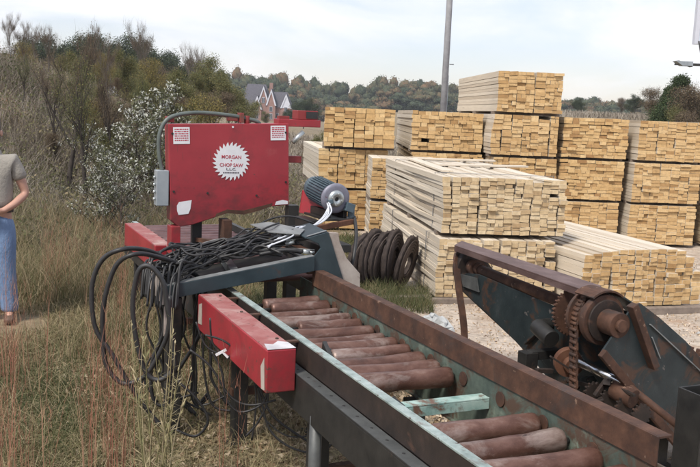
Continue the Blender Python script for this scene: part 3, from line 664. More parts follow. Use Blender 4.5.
mb = MB(); mb.cyl((.82, 3.92, 1.66), (.90, 3.92, 1.74), .018, 14); mb.build('air_cylinder', M['silver'], saw)
for lo_, hi_ in (((-.10, 3.95, 1.775), (-.045, 4.0, 1.815)), ((.42, 3.93, 1.79), (.45, 4.0, 1.86)), ((.34, 3.95, 1.80), (.41, 4.0, 1.835)), ((.72, 3.95, 1.82), (.80, 4.0, 1.85))): MB().box(lo_, hi_).build('conduit_clip', M['red_old'], saw, .003)
MB().cyl((.48, 3.96, 1.78), (.48, 3.96, 1.84), .02, 12).build('conduit_clip', M['red_old'], saw, .002)
mb = MB(); mb.tube(smooth_path([(-.125, 3.94, 1.44), (-.15, 3.94, 1.55), (-.15, 3.94, 1.68), (-.11, 3.94, 1.78), (-.03, 3.95, 1.825), (.12, 3.96, 1.848), (.30, 3.96, 1.842), (.45, 3.96, 1.825), (.56, 3.96, 1.80), (.58, 3.97, 1.77)], 6), .0145, 12); mb.build('conduit', M['conduit'], saw)
mb = MB(); mb.box((-.172, 3.90, 1.20), (-.088, 3.99, 1.445)); jb = mb.build('junction_box', M['galv'], saw, .004)
mb = MB()
for k in range(4): mb.cyl((-.172, 3.94, 1.245 + k * .05), (-.188, 3.94, 1.245 + k * .05), .011, 10)
mb.build('cable_glands', M['silver'], jb)
# crosswise tray that carries the cables
mb = MB(); A, B = Vector((-.375, 2.62, .825)), Vector((.50, 2.62, .955)); hh = Vector((0, 0, .075)); hb = Vector((0, 0, .088))
mb.prism([A, B, B + hb, A + hh], (0, .008, 0)); mb.prism([A + hh + Vector((0, .0085, -.007)), B + hb + Vector((0, .0085, -.007)), B + hb + Vector((0, .075, -.007)), A + hh + Vector((0, .075, -.007))], (0, 0, .007)); fb = mb.build('front_channel', M['navy'], saw, .002)
mb = MB(); mb.prism([A + hh + Vector((0, .004, .0015)), B + hb + Vector((0, .004, .0015)), B + hb + Vector((0, .07, .0015)), A + hh + Vector((0, .07, .0015))], (0, 0, .002)); mb.build('scuffed_flange', M['flange'], fb)
mb = MB(); D = Vector((0, .62, .02)); mb.prism([A + D, B + D, B + D + hb, A + D + hh], (0, .008, 0)); mb.prism([A + Vector((0, .09, -.005)), B + Vector((0, .09, -.005)), B + D + Vector((0, -.01, -.005)), A + D + Vector((0, -.01, -.005))], (0, 0, -.008)); mb.build('tray_floor', M['black_steel'], saw)
mb = MB(); mb.obox((-.30, 3.15, .90), (.56, 3.35, 1.02), .05, .05); mb.obox((.05, 2.75, .93), (.18, 3.6, .95), .05, .05); mb.build('tray_bars', M['flange'], saw, .002)
mb = MB(); mb.prism([(.452, 2.64, 1.150), (.590, 2.64, 1.185), (.715, 2.64, .855), (.60, 2.64, .90), (.505, 2.64, .955), (.507, 2.64, 1.045), (.545, 2.64, 1.09), (.53, 2.64, 1.115)], (0, .012, 0))
mb.prism([(.452, 2.66, 1.152), (.590, 2.66, 1.187), (.59, 2.95, 1.20), (.452, 2.95, 1.165)], (0, 0, -.008)); mb.build('end_plate', M['navy'], saw, .002)
mb = MB(); mb.prism([(.46, 2.655, 1.157), (.585, 2.655, 1.190), (.583, 2.668, 1.191), (.46, 2.668, 1.158)], (0, 0, .003))
mb.prism([(.29, 2.86, 1.155), (.44, 2.72, 1.158), (.50, 2.80, 1.175), (.36, 3.05, 1.19), (.25, 3.10, 1.17)], (0, 0, .006)); mb.build('pale_cover_plates', M['flange'], saw, .001)
mb = MB(); mb.prism([(.603, 2.66, 1.18), (.665, 2.66, 1.175), (.675, 2.66, 1.12), (.725, 2.66, 1.02), (.82, 2.66, .92), (.825, 2.66, .82), (.76, 2.66, .80), (.70, 2.66, .89)], (0, .045, 0)); mb.build('pale_side_gusset', M['pale_plate'], saw, .003)
for lo_, hi_ in (((.60, 2.72, .0), (.70, 2.82, .95)), ((-.36, 2.66, 0), (-.28, 2.74, .82)), ((.80, 3.9, 0), (.88, 3.98, 1.2)), ((.62, 2.85, 1.02), (.84, 3.35, 1.07)), ((.10, 3.97, .86), (.17, 4.02, 1.10))): MB().box(lo_, hi_).build('support_post', M['black_steel'], saw, .003)
for mb in (MB().obox((.80, 3.25, .95), (.80, 3.95, .95), .05, .05), MB().obox((.62, 3.05, .88), (.82, 3.05, .88), .05, .05), MB().box((.60, 2.9, .30), (.90, 2.95, .36))): mb.build('frame_bar', M['rust'], saw, .002)
mb = MB(); mb.prism([(.78, 3.62, 1.18), (.92, 3.40, 1.16), (.92, 3.40, 1.30), (.80, 3.62, 1.34)], (.0, .02, 0)); mb.build('red_motor_guard', M['red'], saw, .002)
mb = MB()
rg = random.Random(5)
for k in range(7):
    x0 = rg.uniform(.15, .7); y0 = rg.uniform(3.35, 3.75); mb.obox((x0, y0, .90 + rg.uniform(0, .06)), (x0 + rg.uniform(-.25, .25), y0 + rg.uniform(.1, .3), .93 + rg.uniform(0, .14)), .03, .03)
mb.box((.30, 3.86, .9), (.36, 4.0, 1.10)); mb.box((.50, 3.5, .88), (.60, 3.9, .98)); mb.build('linkage_bars', M['rust'], saw, .002)
rg = random.Random(44)
for k in range(9):   # loose coils on the heap
    cx_, cy_, rr_ = rg.uniform(-.28, .15), rg.uniform(2.72, 3.0), rg.uniform(.07, .16)
    pts = [W(cx_ + math.cos(q) * rr_ * 1.25, cy_ + math.sin(q) * rr_ * .7, 1.02 + (cx_ + .3) * .1 + rg.uniform(-.01, .03) + .04 * math.sin(q + k)) for q in np.linspace(rg.uniform(0, 2), rg.uniform(5.5, 9), 14)]
    MBH.append((pts, rg.choice((.0045, .006, .0075))))
# motor
mc = Vector((.875, 3.22, 1.325)); ax = (W(0, 0, 0) - W(0, 0, 0)); ax = toL(Vector((.42, -.90, -.10)) + W(0, 0, 0)) - toL(W(0, 0, 0)); ax.z = -.10; ax.normalize()
mt = machine_root('electric_motor', (.905, 3.30, 1.1), 'blue grey finned electric motor with round purplish face, mounted beside the red saw', 'motor')
mb = MB(); mb.lathe(mc, ax, [(-.40, .0), (-.40, .06), (-.38, .078), (-.33, .085), (-.325, .080), (-.04, .080), (-.035, .090), (-.02, .090)], 32)
mb.build('motor_body', M['motor'], mt)
mb = MB(); a = ax.orthogonal().normalized(); b_ = ax.cross(a)
for k in range(30):
    q = 2 * math.pi * k / 30; d = a * math.cos(q) + b_ * math.sin(q); mb.obox(mc + d * .085 - ax * .32, mc + d * .085 - ax * .045, .004, .016, d)
mb.build('cooling_fins', M['motor'], mt)
mb = MB(); mb.lathe(mc, ax, [(-.02, .0), (-.02, .097), (-.004, .102), (.008, .100), (.012, .082), (.012, .055), (.012, 0)], 40); mb.build('motor_face', M['motor_face'], mt)
mb = MB(); mb.lathe(mc, ax, [(.013, .058), (.030, .052), (.034, .040), (.036, .018), (.020, .015), (.020, 0)], 30)
for k in range(4):
    q = 2 * math.pi * k / 4 + .5; mb.cyl(mc + (a * math.cos(q) + b_ * math.sin(q)) * .036 + ax * .034, mc + (a * math.cos(q) + b_ * math.sin(q)) * .036 + ax * .044, .008, 8)
hb_ = mb.build('shaft_boss', M['silver'], mt)
mb = MB(); mb.cyl(mc + ax * .021, mc + ax * .0225, .014, 14); mb.build('shaft_hole', M['rubber'], hb_)
mb = MB(); mb.obox(mc + Vector((.13, .0, -.07)), mc + Vector((.07, 0, -.05)), .07, .06); mb.cyl(mc + Vector((.12, .0, -.04)), mc + Vector((.12, 0, -.13)), .024, 12); mb.obox(mc + Vector((-.06, 0, -.02)) + ax * .03, mc + Vector((-.03, 0, -.01)) + ax * .03, .03, .03); mb.build('terminal_box', M['motor'], mt, .004)
mb = MB(); mb.box((.80, 3.20, 1.175), (1.02, 3.60, 1.19)); mb.box((.83, 3.25, 1.19), (.86, 3.55, 1.24)); mb.box((.95, 3.25, 1.19), (.98, 3.55, 1.24)); mb.box((.70, 3.26, 1.09), (.78, 3.5, 1.174)); mb.build('mounting_foot', M['black_steel'], mt, .003)
mb = MB(); mb.obox((.62, 3.10, 1.13), (1.0, 3.2, 1.17), .03, .035); mb.build('rusty_bracket', M['rust_light'], mt, .003)

# ------------------------------------------------------------------ hoses and cables
def hose(name, pts, r, mat, label, cat, group=None, n=8, per=6):
    mb = MB(); mb.tube(smooth_path(pts, per), r, n); return tag(mb.build(name, mat), label, cat, group)
Yh = 4.45
def H(lst, Y=Yh, dy=0, back=0): return [at(x, y, Y + dy * i + max(0, back - i) * .17) for i, (x, y) in enumerate(lst)]
hose('hydraulic_hose', H([(178, 266), (163, 257), (146, 250), (124, 249), (104, 258), (93, 280), (92, 308), (97, 332), (112, 354), (128, 382), (146, 408), (160, 425)], 4.6, 0, 3), .0130, M['rubber'], 'thick black hose making the outermost loop left of the saw', 'hose')
hose('hydraulic_hose', H([(200, 278), (178, 264), (154, 256), (136, 254), (119, 262), (109, 282), (103, 310), (103, 336), (106, 364), (122, 383), (144, 377), (160, 352), (168, 330), (170, 296)], 4.6, 0, 3), .0130, M['rubber'], 'thick black hose making the middle loop left of the saw', 'hose')
hose('hydraulic_hose', H([(176, 372), (172, 335), (167, 305), (163, 282), (151, 267), (140, 269), (134, 290), (133, 315), (138, 348), (147, 374), (160, 380), (172, 372)], 4.3, .0), .0130, M['rubber'], 'thick black hose making the smallest inner loop left of the saw', 'hose')
rg = random.Random(21)
for k in range(18):
    x0 = rg.uniform(152, 205); x1 = x0 + rg.uniform(-22, 18); pts = [(x0 + 6, 276), (x0, 296), (x0 + rg.uniform(-8, 8), 330), ((x0 + x1) / 2 + rg.uniform(-9, 9), 365), (x1, rg.uniform(380, 405)), (x1 + rg.uniform(8, 30), rg.uniform(392, 418))]
    hose('hanging_hose', H(pts, 4.93 + rg.uniform(0, .3)), rg.choice((.005, .007, .009, .011)), M['rubber'], 'black hose in the tangled bunch hanging from the left end of the cable tray', 'hose', 'black hoses hanging from the cable tray')
W1 = [([(196, 322), (208, 348), (240, 361), (256, 384), (262, 414), (283, 434), (306, 436), (326, 424), (333, 420)], .004, 'thin black cable sagging in a long curve below the red box beam'),
      ([(210, 318), (214, 346), (236, 362), (252, 372), (256, 402), (252, 440)], .005, 'thin black cable dropping steeply behind the pale weeds'),
      ([(244, 370), (256, 380), (270, 412), (292, 431), (318, 445), (330, 432), (336, 418), (346, 400)], .0065, 'black cable looping almost to the ground below the conveyor'),
      ([(205, 335), (222, 340), (240, 352), (262, 366), (268, 398), (258, 422), (246, 436)], .0055, 'black cable curling back under the red box beam'),
      ([(190, 350), (210, 366), (230, 396), (250, 405), (276, 400)], .006, 'black cable lying low beside the weeds')]
W1 += [([(212, 352), (222, 372), (226, 398), (240, 412), (262, 404), (268, 388)], .006, 'black cable making a small drooping loop under the red beam'),
       ([(258, 388), (262, 404), (270, 430), (290, 447), (318, 453), (336, 440), (350, 428)], .006, 'black cable lying in a wide loop on the ground below the red beam end'),
       ([(176, 380), (196, 398), (208, 420), (196, 436), (176, 430)], .007, 'black hose end curled on the ground below the hanging bunch')]
for pts, r_, lb in W1: hose('electric_cable', H(pts, 4.25), r_, M['rubber'], lb, 'cable')
mb = MB(); p = at(216, 355, 4.24); mb.obox(p, p + Vector((.05, 0, .03)), .012, .012); mb.obox(p + Vector((.03, 0, .02)), p + Vector((.06, 0, -.01)), .01, .01); tag(mb.build('wire_tag', M['white'], None), 'small white tag tied on the cables below the red beam', 'tag')
rg = random.Random(33)
mb = MB(); mb.prism([(-.395, 2.60, .80), (-.395, 2.60, .93), (-.405, 2.95, .99), (-.405, 3.0, .84)], (-.010, 0, 0)); mb.prism([(-.394, 2.60, .79), (-.36, 2.60, .79), (-.36, 2.60, .70), (-.394, 2.60, .62)], (0, .01, 0)); mb.build('tray_end_plate', M['pale_plate'], saw, .002)
for k in range(46):   # cables lying in the tray
    x0 = rg.uniform(.30, .58); y0 = rg.uniform(2.72, 3.2); z0 = 1.09 + rg.uniform(-.08, .07)
    x1 = rg.uniform(-.40, -.2); y1 = rg.uniform(2.66, 3.05); z1 = .95 + rg.uniform(-.02, .07)
    pts = []
    for i in range(7):
        t = i / 6; pts.append(W(x0 + (x1 - x0) * t, y0 + (y1 - y0) * t + rg.gauss(0, .03), z0 + (z1 - z0) * t + .03 * math.sin(t * 3.1) + rg.gauss(0, .018)))
    pts += [W(x1 - .07, y1 - .06, z1 - .04 + rg.uniform(0, .05)), W(x1 - .10, y1 - .12, .78)]
    g_ = (0, 1, 2, 4, 3, 4, 0, 2)[k % 8]
    hose('tray_cable', pts, (.0075, .005, .0065, .004, .005)[g_], M['cable_grey'] if g_ == 1 else M['rubber'], 'grey cable lying in the heap along the crosswise tray' if g_ == 1 else 'black cable lying in the heap along the crosswise tray', 'cable', 'grey cables heaped in the tray' if g_ == 1 else 'black cables heaped in the tray')
for pts, r_ in MBH: hose('tray_cable', pts, r_, M['rubber'], 'black cable lying in a loose coil on top of the heap in the tray', 'cable', 'loosely coiled cables on the heap')
mh = mc + Vector((-.06, 0, -.02)) + ax * .03
for k, (dx, dz) in enumerate(((-.0, 0), (-.02, -.02), (.02, -.03), (.03, .01))):
    e = [W(*(mh + Vector((dx * .5, 0, dz * .3)))), W(.79 - k * .02, 3.08, 1.25 - k * .012), W(.66 - k * .03, 2.95, 1.195 - k * .015), W(.52 + dx * 2, 2.9, 1.18), W(.40, 2.80 + dx * 3, 1.15), W(.24, 2.80 + dz * 3, 1.09)]
    hose('motor_lead', e, .0052, M['cable_pale'], 'pale grey lead running from the motor face down into the tray', 'cable', 'pale leads of the motor')
hose('fitting_hose', [W(.20, 2.76, 1.04), W(.34, 2.72, 1.07), W(.45, 2.69, 1.065)], .012, M['rubber'], 'short black hose with a silver fitting at the right end of the tray', 'hose')
mb = MB(); mb.cyl(W(.45, 2.69, 1.065), W(.49, 2.685, 1.06), .014, 10); mb.cyl(W(.49, 2.685, 1.06), W(.52, 2.68, 1.055), .009, 10); tag(mb.build('hose_fitting', M['silver']), 'silver coupling on the end of the short hose in the tray', 'fitting')
for k in range(3):
    mb = MB(); p0 = W(.38 + .015 * k, 2.80 + .03 * k, 1.09 + .014 * k); mb.cyl(p0, p0 + Vector((.05, .0, .02)), .012, 10); tag(mb.build('hose_fitting', M['silver']), 'silver hose coupling among the cables by the pale cover plate', 'fitting', 'silver couplings in the tray')
hose('electric_cable', [W(1.02, 3.22, 1.20), W(.985, 3.1, 1.1), W(.93, 3.0, .98), W(.90, 2.98, .85), W(.89, 2.98, .6), W(.85, 3.0, .35)], .0125, M['rubber'], 'thick black cable dropping straight down from the motor past the pale gusset', 'cable')
hose('electric_cable', [W(.05, 3.0, 1.0), W(.2, 3.1, 1.08), W(.38, 3.2, 1.18), W(.55, 3.2, 1.21), W(.70, 3.15, 1.17)], .006, M['rubber'], 'thin black cable arching in front of the bottom of the red cabinet', 'cable')
mb = MB(); loop = [Vector(W(.02, 3.3, .97)) + Vector((math.cos(q) * .05, .0, math.sin(q) * .06)) for q in np.linspace(0, 6.28, 20)]; mb.tube(loop, .008, 8); tag(mb.build('hose_loop', M['rust']), 'small ring of hose standing at the foot of the red corner post', 'hose')

# ------------------------------------------------------------------ lumber transfer deck at the right
td = machine_root('transfer_deck', (1.85, 2.0, 0), 'rusty chain transfer with long shaft, sprockets and dark teal housings, right of the conveyor', 'conveyor')
mb = MB(); p0, p1 = Vector((2.02, 3.45, .935)), Vector((1.74, 1.56, 1.02))
p0 = Vector((1.93, 3.32, .975)); p1 = Vector((1.72, 1.58, .985))
mb.prism([(1.80, 3.19, .985), (1.97, 3.37, .985), (1.87, 1.70, .985), (1.675, 1.54, .985)], (0, 0, .009)); mb.prism([(1.80, 3.19, .984), (1.675, 1.54, .984), (1.675, 1.54, .952), (1.80, 3.19, .952)], (.008, 0, 0)); mb.build('top_guard_bar', M['bar'], td, .0015)
mb = MB(); mb.cyl((1.9, 3.05, .850), (1.84, 1.97, .835), .036, 24); mb.build('drive_shaft', M['rust'], td)
mb = MB(); mb.cyl((1.905, 3.09, .85), (1.90, 3.02, .85), .062, 24); mb.cyl((1.90, 3.02, .85), (1.898, 2.97, .85), .045, 24); mb.build('shaft_collar', M['rust'], td)
mb = MB(); mb.cyl((1.93, 3.20, .83), (1.925, 3.12, .83), .125, 32); mb.prism([(1.94, 3.21, .95), (1.94, 3.21, .71), (2.12, 3.21, .60), (2.2, 3.21, .74), (2.0, 3.21, .96)], (0, -.02, 0)); mb.build('end_disc', M['dark_rust'], td, .002)
mb = MB(); mb.tube(smooth_path([(1.93, 3.30, .93), (1.84, 3.22, .90), (1.80, 3.16, .83), (1.79, 3.10, .70), (1.76, 2.98, .55), (1.745, 2.9, .42), (1.72, 2.86, .34)], 5), .0, 4) if False else None
sp_ = smooth_path([(1.90, 3.28, .945), (1.83, 3.20, .91), (1.80, 3.14, .84), (1.79, 3.08, .70), (1.765, 2.96, .52), (1.74, 2.88, .38), (1.70, 2.80, .33)], 5)
for i in range(len(sp_) - 1): mb.obox(sp_[i], sp_[i + 1] + (sp_[i + 1] - sp_[i]) * .08, .045, .02, (0, 1, 0))
mb.build('hanging_flat_strap', M['rust'], td)
mb = MB(); mb.prism([(1.83, 3.15, .80), (1.83, 3.10, .68), (1.83, 2.80, .60), (1.83, 2.45, .50), (1.83, 2.25, .43), (1.83, 1.95, .30), (1.83, 1.62, .20), (1.83, 1.62, .62), (1.83, 1.88, .79), (1.83, 2.9, .835)], (.012, 0, 0))
mb.prism([(1.843, 3.12, .68), (1.843, 2.45, .495), (1.843, 1.62, .195), (2.2, 1.62, .15), (2.2, 3.12, .62)], (0, 0, -.01)); mb.build('housing_side', M['navy_worn'], td, .002)
mb = MB(); mb.prism([(1.81, 3.10, .80), (1.81, 3.06, .72), (1.81, 2.86, .72), (1.81, 2.90, .81)], (.012, 0, 0)); mb.build('worn_corner_plate', M['flange_dark'], td)
mb = MB(); mb.obox((1.815, 2.28, .51), (1.815, 2.02, .73), .012, .05, (1, 0, 0)); mb.prism([(1.812, 2.22, .50), (1.812, 2.02, .72), (1.812, 1.86, .70), (1.812, 1.80, .50), (1.812, 2.0, .40)], (.01, 0, 0)); mb.build('gearbox_plate', M['navy_worn'], td, .002)
mb = MB(); mb.cyl((1.70, 2.03, .69), (1.68, 1.86, .655), .050, 26); mb.cyl((1.80, 2.05, .69), (1.70, 2.03, .69), .04, 20); mb.build('hydraulic_motor', M['black_steel'], td, .003)
mb = MB(); mb.cyl((1.70, 1.73, .565), (1.685, 1.69, .56), .085, 32); mb.cyl((1.685, 1.69, .56), (1.675, 1.65, .555), .045, 24); mb.build('drum_flange', M['rust_light'], td, .002)
mb = MB(); mb.gear((1.80, 1.84, .815), (0.05, 1, 0), .140, 34, .012, .022); mb.gear((1.78, 1.72, .82), (0.05, 1, 0), .125, 30, .012, .02); mb.build('large_sprocket', M['rust'], td)
mb = MB(); mb.cyl((1.83, 1.95, .80), (1.80, 1.62, .80), .055, 28); mb.cyl((1.77, 1.66, .83), (1.75, 1.58, .84), .12, 36); mb.build('sprocket_drum', M['dark_rust'], td, .003)
# chain
ch_pts = [];
for q in np.linspace(R(20), R(180), 16): ch_pts.append(Vector((1.685 + .125 * math.cos(q), 1.53, .86 + .14 * math.sin(q))))
dn = [Vector((1.558 + .0 * t, 1.53 - .05 * t, .86 - .46 * t)) for t in np.linspace(.05, 1, 14)]
cp = ch_pts + dn; mb = MB()
for i in range(len(cp) - 1):
    d = (cp[i + 1] - cp[i]); md = (cp[i] + cp[i + 1]) / 2; w_ = .046 if i % 2 else .034
    mb.obox(md - d * .58 + Vector((0, w_ / 2, 0)), md + d * .58 + Vector((0, w_ / 2, 0)), .007, .024, (0, 1, 0) if abs(d.z) > abs(d.x) else (0, 0, 1))
    mb.obox(md - d * .58 - Vector((0, w_ / 2, 0)), md + d * .58 - Vector((0, w_ / 2, 0)), .007, .024, (0, 1, 0) if abs(d.z) > abs(d.x) else (0, 0, 1))
    mb.cyl(cp[i] - Vector((0, .028, 0)), cp[i] + Vector((0, .028, 0)), .010, 8)
mb.build('drive_chain', M['rust'], td)
# head housing: round cover, hub, big side plate going down to the right
hc = Vector((1.66, 1.40, .875))
mb = MB(); mb.cyl(hc + Vector((0, .17, 0)), hc + Vector((0, .15, 0)), .13, 44); mb.cyl(hc + Vector((0, .15, 0)), hc + Vector((0, .05, 0)), .10, 44); mb.cyl(hc + Vector((0, .05, 0)), hc + Vector((0, .01, 0)), .135, 44); mb.build('head_drum', M['rust'], td, .004)
mb = MB(); mb.cyl(hc + Vector((0, .01, 0)), hc + Vector((0, -.005, 0)), .112, 40); mb.build('bearing_plate', M['dark_rust'], td, .003)
mb = MB(); mb.cyl(hc + Vector((0, -.005, 0)), hc + Vector((0, -.110, 0)), .066, 32); mb.cyl(hc + Vector((0, -.110, 0)), hc + Vector((0, -.132, .0)), .034, 24); mb.build('bearing_hub', M['rust'], td, .003)
mb = MB()
for q in np.linspace(R(110), R(10), 14): pass
arc = [hc + Vector((math.cos(q) * .158, 0, math.sin(q) * .158)) for q in np.linspace(R(128), R(50), 10)] + [Vector((1.93, 1.40, .905)), Vector((2.13, 1.40, .765)), Vector((2.25, 1.40, .665)), Vector((2.95, 1.40, .145))]
for i in range(9): mb.obox(arc[i] + Vector((0, .07, 0)), arc[i + 1] + Vector((0, .07, 0)), .15, .010, (0, 0, 1))
mb.build('curved_cover', M['rust'], td)
mb = MB()
for i in range(9, len(arc) - 1): mb.obox(arc[i] + Vector((0, .1, 0)), arc[i + 1] + Vector((0, .1, 0)), .22, .008, (0, 0, 1))
mb.build('sloping_cover', M['navy_worn'], td)
mb = MB(); mb.prism([(1.565, 1.30, .74), (1.745, 1.30, .975), (1.79, 1.30, .985), (1.93, 1.30, .90), (2.13, 1.30, .76), (2.25, 1.30, .66), (2.95, 1.30, .14), (2.6, 1.30, .02), (2.2, 1.30, .12), (1.85, 1.30, .43)], (0, .012, 0)); mb.prism([(1.60, 1.55, .70), (1.70, 1.55, .93), (1.93, 1.55, .88), (2.13, 1.55, .74), (2.95, 1.55, .12), (2.2, 1.55, .1), (1.85, 1.55, .40)], (0, .010, 0)); mb.prism([(1.70, 1.60, .08), (1.70, 1.60, .50), (2.3, 1.60, .55), (2.6, 1.60, .08)], (0, .01, 0)); mb.build('lower_side_plate', M['navy_worn'], td, .002)
mb = MB(); mb.obox((1.715, 1.275, .985), (1.90, 1.275, .64), .05, .04, (1, 0, 0)); mb.build('slanted_rust_bar', M['rust'], td, .003)
mb = MB(); mb.obox((1.545, 1.275, .745), (2.20, 1.275, .11), .045, .03, (0, 1, 0)); mb.build('lower_rust_edge', M['rust'], td, .003)
mb = MB(); mb.obox((1.86, 1.290, .87), (2.50, 1.290, .40), .006, .012, (0, 1, 0)); mb.obox((1.88, 1.290, .80), (1.95, 1.290, .68), .006, .008, (0, 1, 0)); mb.build('scraped_edge', M['flange'], td)
mb = MB(); mb.obox((2.15, 1.62, .72), (2.45, 1.62, .60), .14, .07); mb.obox((2.5, 1.55, .60), (3.1, 1.5, .50), .06, .04); mb.build('rear_bracket', M['rust'], td, .004)
mb = MB(); mb.obox((2.25, 1.15, .62), (3.2, 1.15, .60), .10, .05); mb.build('cross_channel', M['black_steel'], td, .003)
mb = MB(); mb.cyl((1.66, 1.60, .60), (1.735, 1.28, .555), .024, 20); mb.build('polished_rod', M['chrome'], td)
mb = MB(); mb.cyl((1.735, 1.28, .555), (1.98, 1.05, .33), .020, 16); mb.cyl((1.70, 1.34, .52), (1.73, 1.22, .50), .05, 20); mb.build('rusty_rod', M['rust'], td)
rg = random.Random(8); mb = MB()
for k in range(26):
    c0 = Vector((rg.uniform(1.58, 1.80), rg.uniform(1.25, 1.75), rg.uniform(.36, .56))); mb.obox(c0, c0 + Vector((rg.gauss(0, .07), rg.gauss(0, .07), rg.gauss(0, .05))), rg.uniform(.012, .04), rg.uniform(.01, .03))
mb.build('gearing', M['dark_rust'], td, .002)
mb = MB()
for k in range(4): mb.gear((1.66 + .02 * k, 1.45 - .1 * k, .47 - .01 * k), (.1, 1, 0), .06, 14, .012, .015)
mb.build('small_sprockets', M['dark_rust'], td)
for x, y, t_, w_ in ((1.60, 1.965, .56, .085), (1.84, 1.80, .42, .07), (2.4, 1.9, .25, .09), (2.75, 1.35, .30, .09), (2.15, 1.45, .60, .08)):
    mb = MB(); mb.box((x - w_ / 2, y - w_ / 2, 0), (x + w_ / 2, y + w_ / 2, t_)); mb.box((x - .08, y - .08, -.01), (x + .08, y + .08, .01)); mb.build('leg', M['black_steel'], td, .003)
MB().obox((1.60, 1.96, .54), (1.84, 1.96, .54), .06, .05).build('leg_brace', M['black_steel'], td, .003); MB().obox((1.6, 1.96, .22), (2.15, 1.96, .22), .05, .05).build('leg_brace', M['black_steel'], td, .003)
# post at the right edge: square tube, open at the top
ps = machine_root('steel_post', (1.36, .45, 0), 'dark square steel tube post with open top at the right edge', 'post')
mb = MB(); x0, x1, y0, y1, t_ = 1.285, 1.425, .36, .50, .008
for a_, b2 in (((x0, y0, 0), (x1, y0 + t_, .83)), ((x0, y1 - t_, 0), (x1, y1, .83)), ((x0, y0 + t_, 0), (x0 + t_, y1 - t_, .83)), ((x1 - t_, y0 + t_, 0), (x1, y1 - t_, .83))): mb.box(a_, b2)
mb.build('square_tube', M['black_steel'], ps, .002)
mb = MB(); mb.box((x0 - .06, y0 - .06, -.01), (x1 + .06, y1 + .06, .014)); mb.build('base_plate', M['rust'], ps, .002)
# ------------------------------------------------------------------ utility pole, billboard, house
root = empty('utility_pole', (2.47, 25, gz(2.47, 25)), 'slim grey concrete pole rising behind the lumber stacks', 'pole')
mb = MB(); mb.tube([(0, 0, -.2), (0, 0, 5), (0, 0, 11)], [.10, .085, .065], 12); mb.build('shaft', M['concrete'], root)
mb = MB(); mb.obox((.10, -.0, 3.0), (.10, 0, 3.35), .03, .05); mb.cyl((.10, 0, 3.3), (.22, 0, 3.3), .015, 8); mb.build('bracket', M['galv'], root)
root = empty('utility_pole', (2.62, 25.9, gz(2.62, 25.9)), 'short thin grey conduit standing close behind the tall concrete pole', 'pole')
mb = MB(); mb.tube([(0, 0, -.2), (0, 0, 3.0)], [.05, .045], 10); mb.build('shaft', M['galv'], root)
bb_y = 32; p = at(694, 44, bb_y); q = at(677, 63, bb_y - .8)
root = empty('billboard', (p.x + 3, bb_y, gz(p.x + 3, bb_y)), 'white framed billboard with a catwalk arm, cut by the top right corner', 'billboard'); bz = gz(p.x + 3, bb_y)
mb = MB(); mb.box((-2.85, .0, p.z - bz + .12), (3.1, .02, p.z - bz + 2.9)); mb.build('panel', M['sign_face'], root)
mb = MB(); zz = p.z - bz
mb.box((-3, -.03, zz), (3.2, .2, zz + .12)); mb.box((-3, -.03, zz + 2.9), (3.2, .2, zz + 3.0)); mb.box((-3, -.03, zz + .121), (-2.851, .2, zz + 2.899)); mb.box((3.101, -.03, zz + .121), (3.2, .2, zz + 2.899)); mb.build('frame', M['white_paint'], root)
mb = MB(); mb.cyl((0, .4, -.3), (0, .4, zz + 2.6), .22, 20); mb.box((-2.8, .21, zz + .5), (2.9, .35, zz + .65)); mb.build('post', M['galv'], root)
mb = MB(); z2 = q.z - bz; x2 = q.x - (p.x + 3)
mb.box((x2, -1.0, z2 - .06), (3.1, -.55, z2)); mb.prism([(x2 - .1, -.95, z2 + .06), (x2 + .5, -.95, z2 - .12), (x2 + .5, -.95, z2 - .06), (x2, -.95, z2 + .08)], (0, .3, 0))
for x in (-2.85, -1, 1, 2.9): mb.obox((x, -.6, z2), (x, -.03, zz + .1), .04, .04)
mb.build('catwalk', M['black_steel'], root)
mb = MB(); mb.prism([(x2 - .15, -1.1, z2 + .05), (x2 + .45, -1.1, z2 + .05), (x2 + .45, -1.1, z2 - .10), (x2 + .1, -1.1, z2 - .10)], (0, .35, 0)); mb.build('floodlight', M['galv'], root)

hb = Vector((-11.5, 250, 0)); hzb = gz(-11.5, 250)
def hp(px, py): w = at(px, py, 250); return (w.x - hb.x, w.z - hzb)
root = empty('brick_house', (hb.x - 1.2, 250, hzb), 'far brick house with steep grey roof and white trimmed gables', 'house'); root.scale = (.97, 1, .88)
x0 = hp(244, 100)[0]; x1 = hp(294, 100)[0]; ez = 4.4; 
mb = MB(); mb.box((x0, 0, -1), (x1, 9, ez)); mb.build('wall', M['brick'], root)
def hip(mb, a, b_, y0, y1, z0, z1, inset=1.0, ins_l=None):
    yc = (y0 + y1) / 2; l = ins_l if ins_l is not None else inset
    mb.add([(a, y0, z0), (b_, y0, z0), (b_, y1, z0), (a, y1, z0), (a + l, yc, z1), (b_ - inset, yc, z1)], [(0, 1, 5, 4), (1, 2, 5), (2, 3, 4, 5), (3, 0, 4), (0, 3, 2, 1)])
mb = MB(); hip(mb, x0 - .4, x0 + 8.8, -.5, 9.5, ez, ez + 7.2, 2.4, 1.4); hip(mb, x0 + 6.5, x1 + .3, -.3, 9.3, ez, ez + 5.0, 1.5); rf = mb.build('roof', M['roof'], root)
mb = MB(); mb.box((x0 + 7.5, 4, ez + 3), (x0 + 8.5, 5, ez + 7.8)); mb.build('chimney', M['brick'], rf)
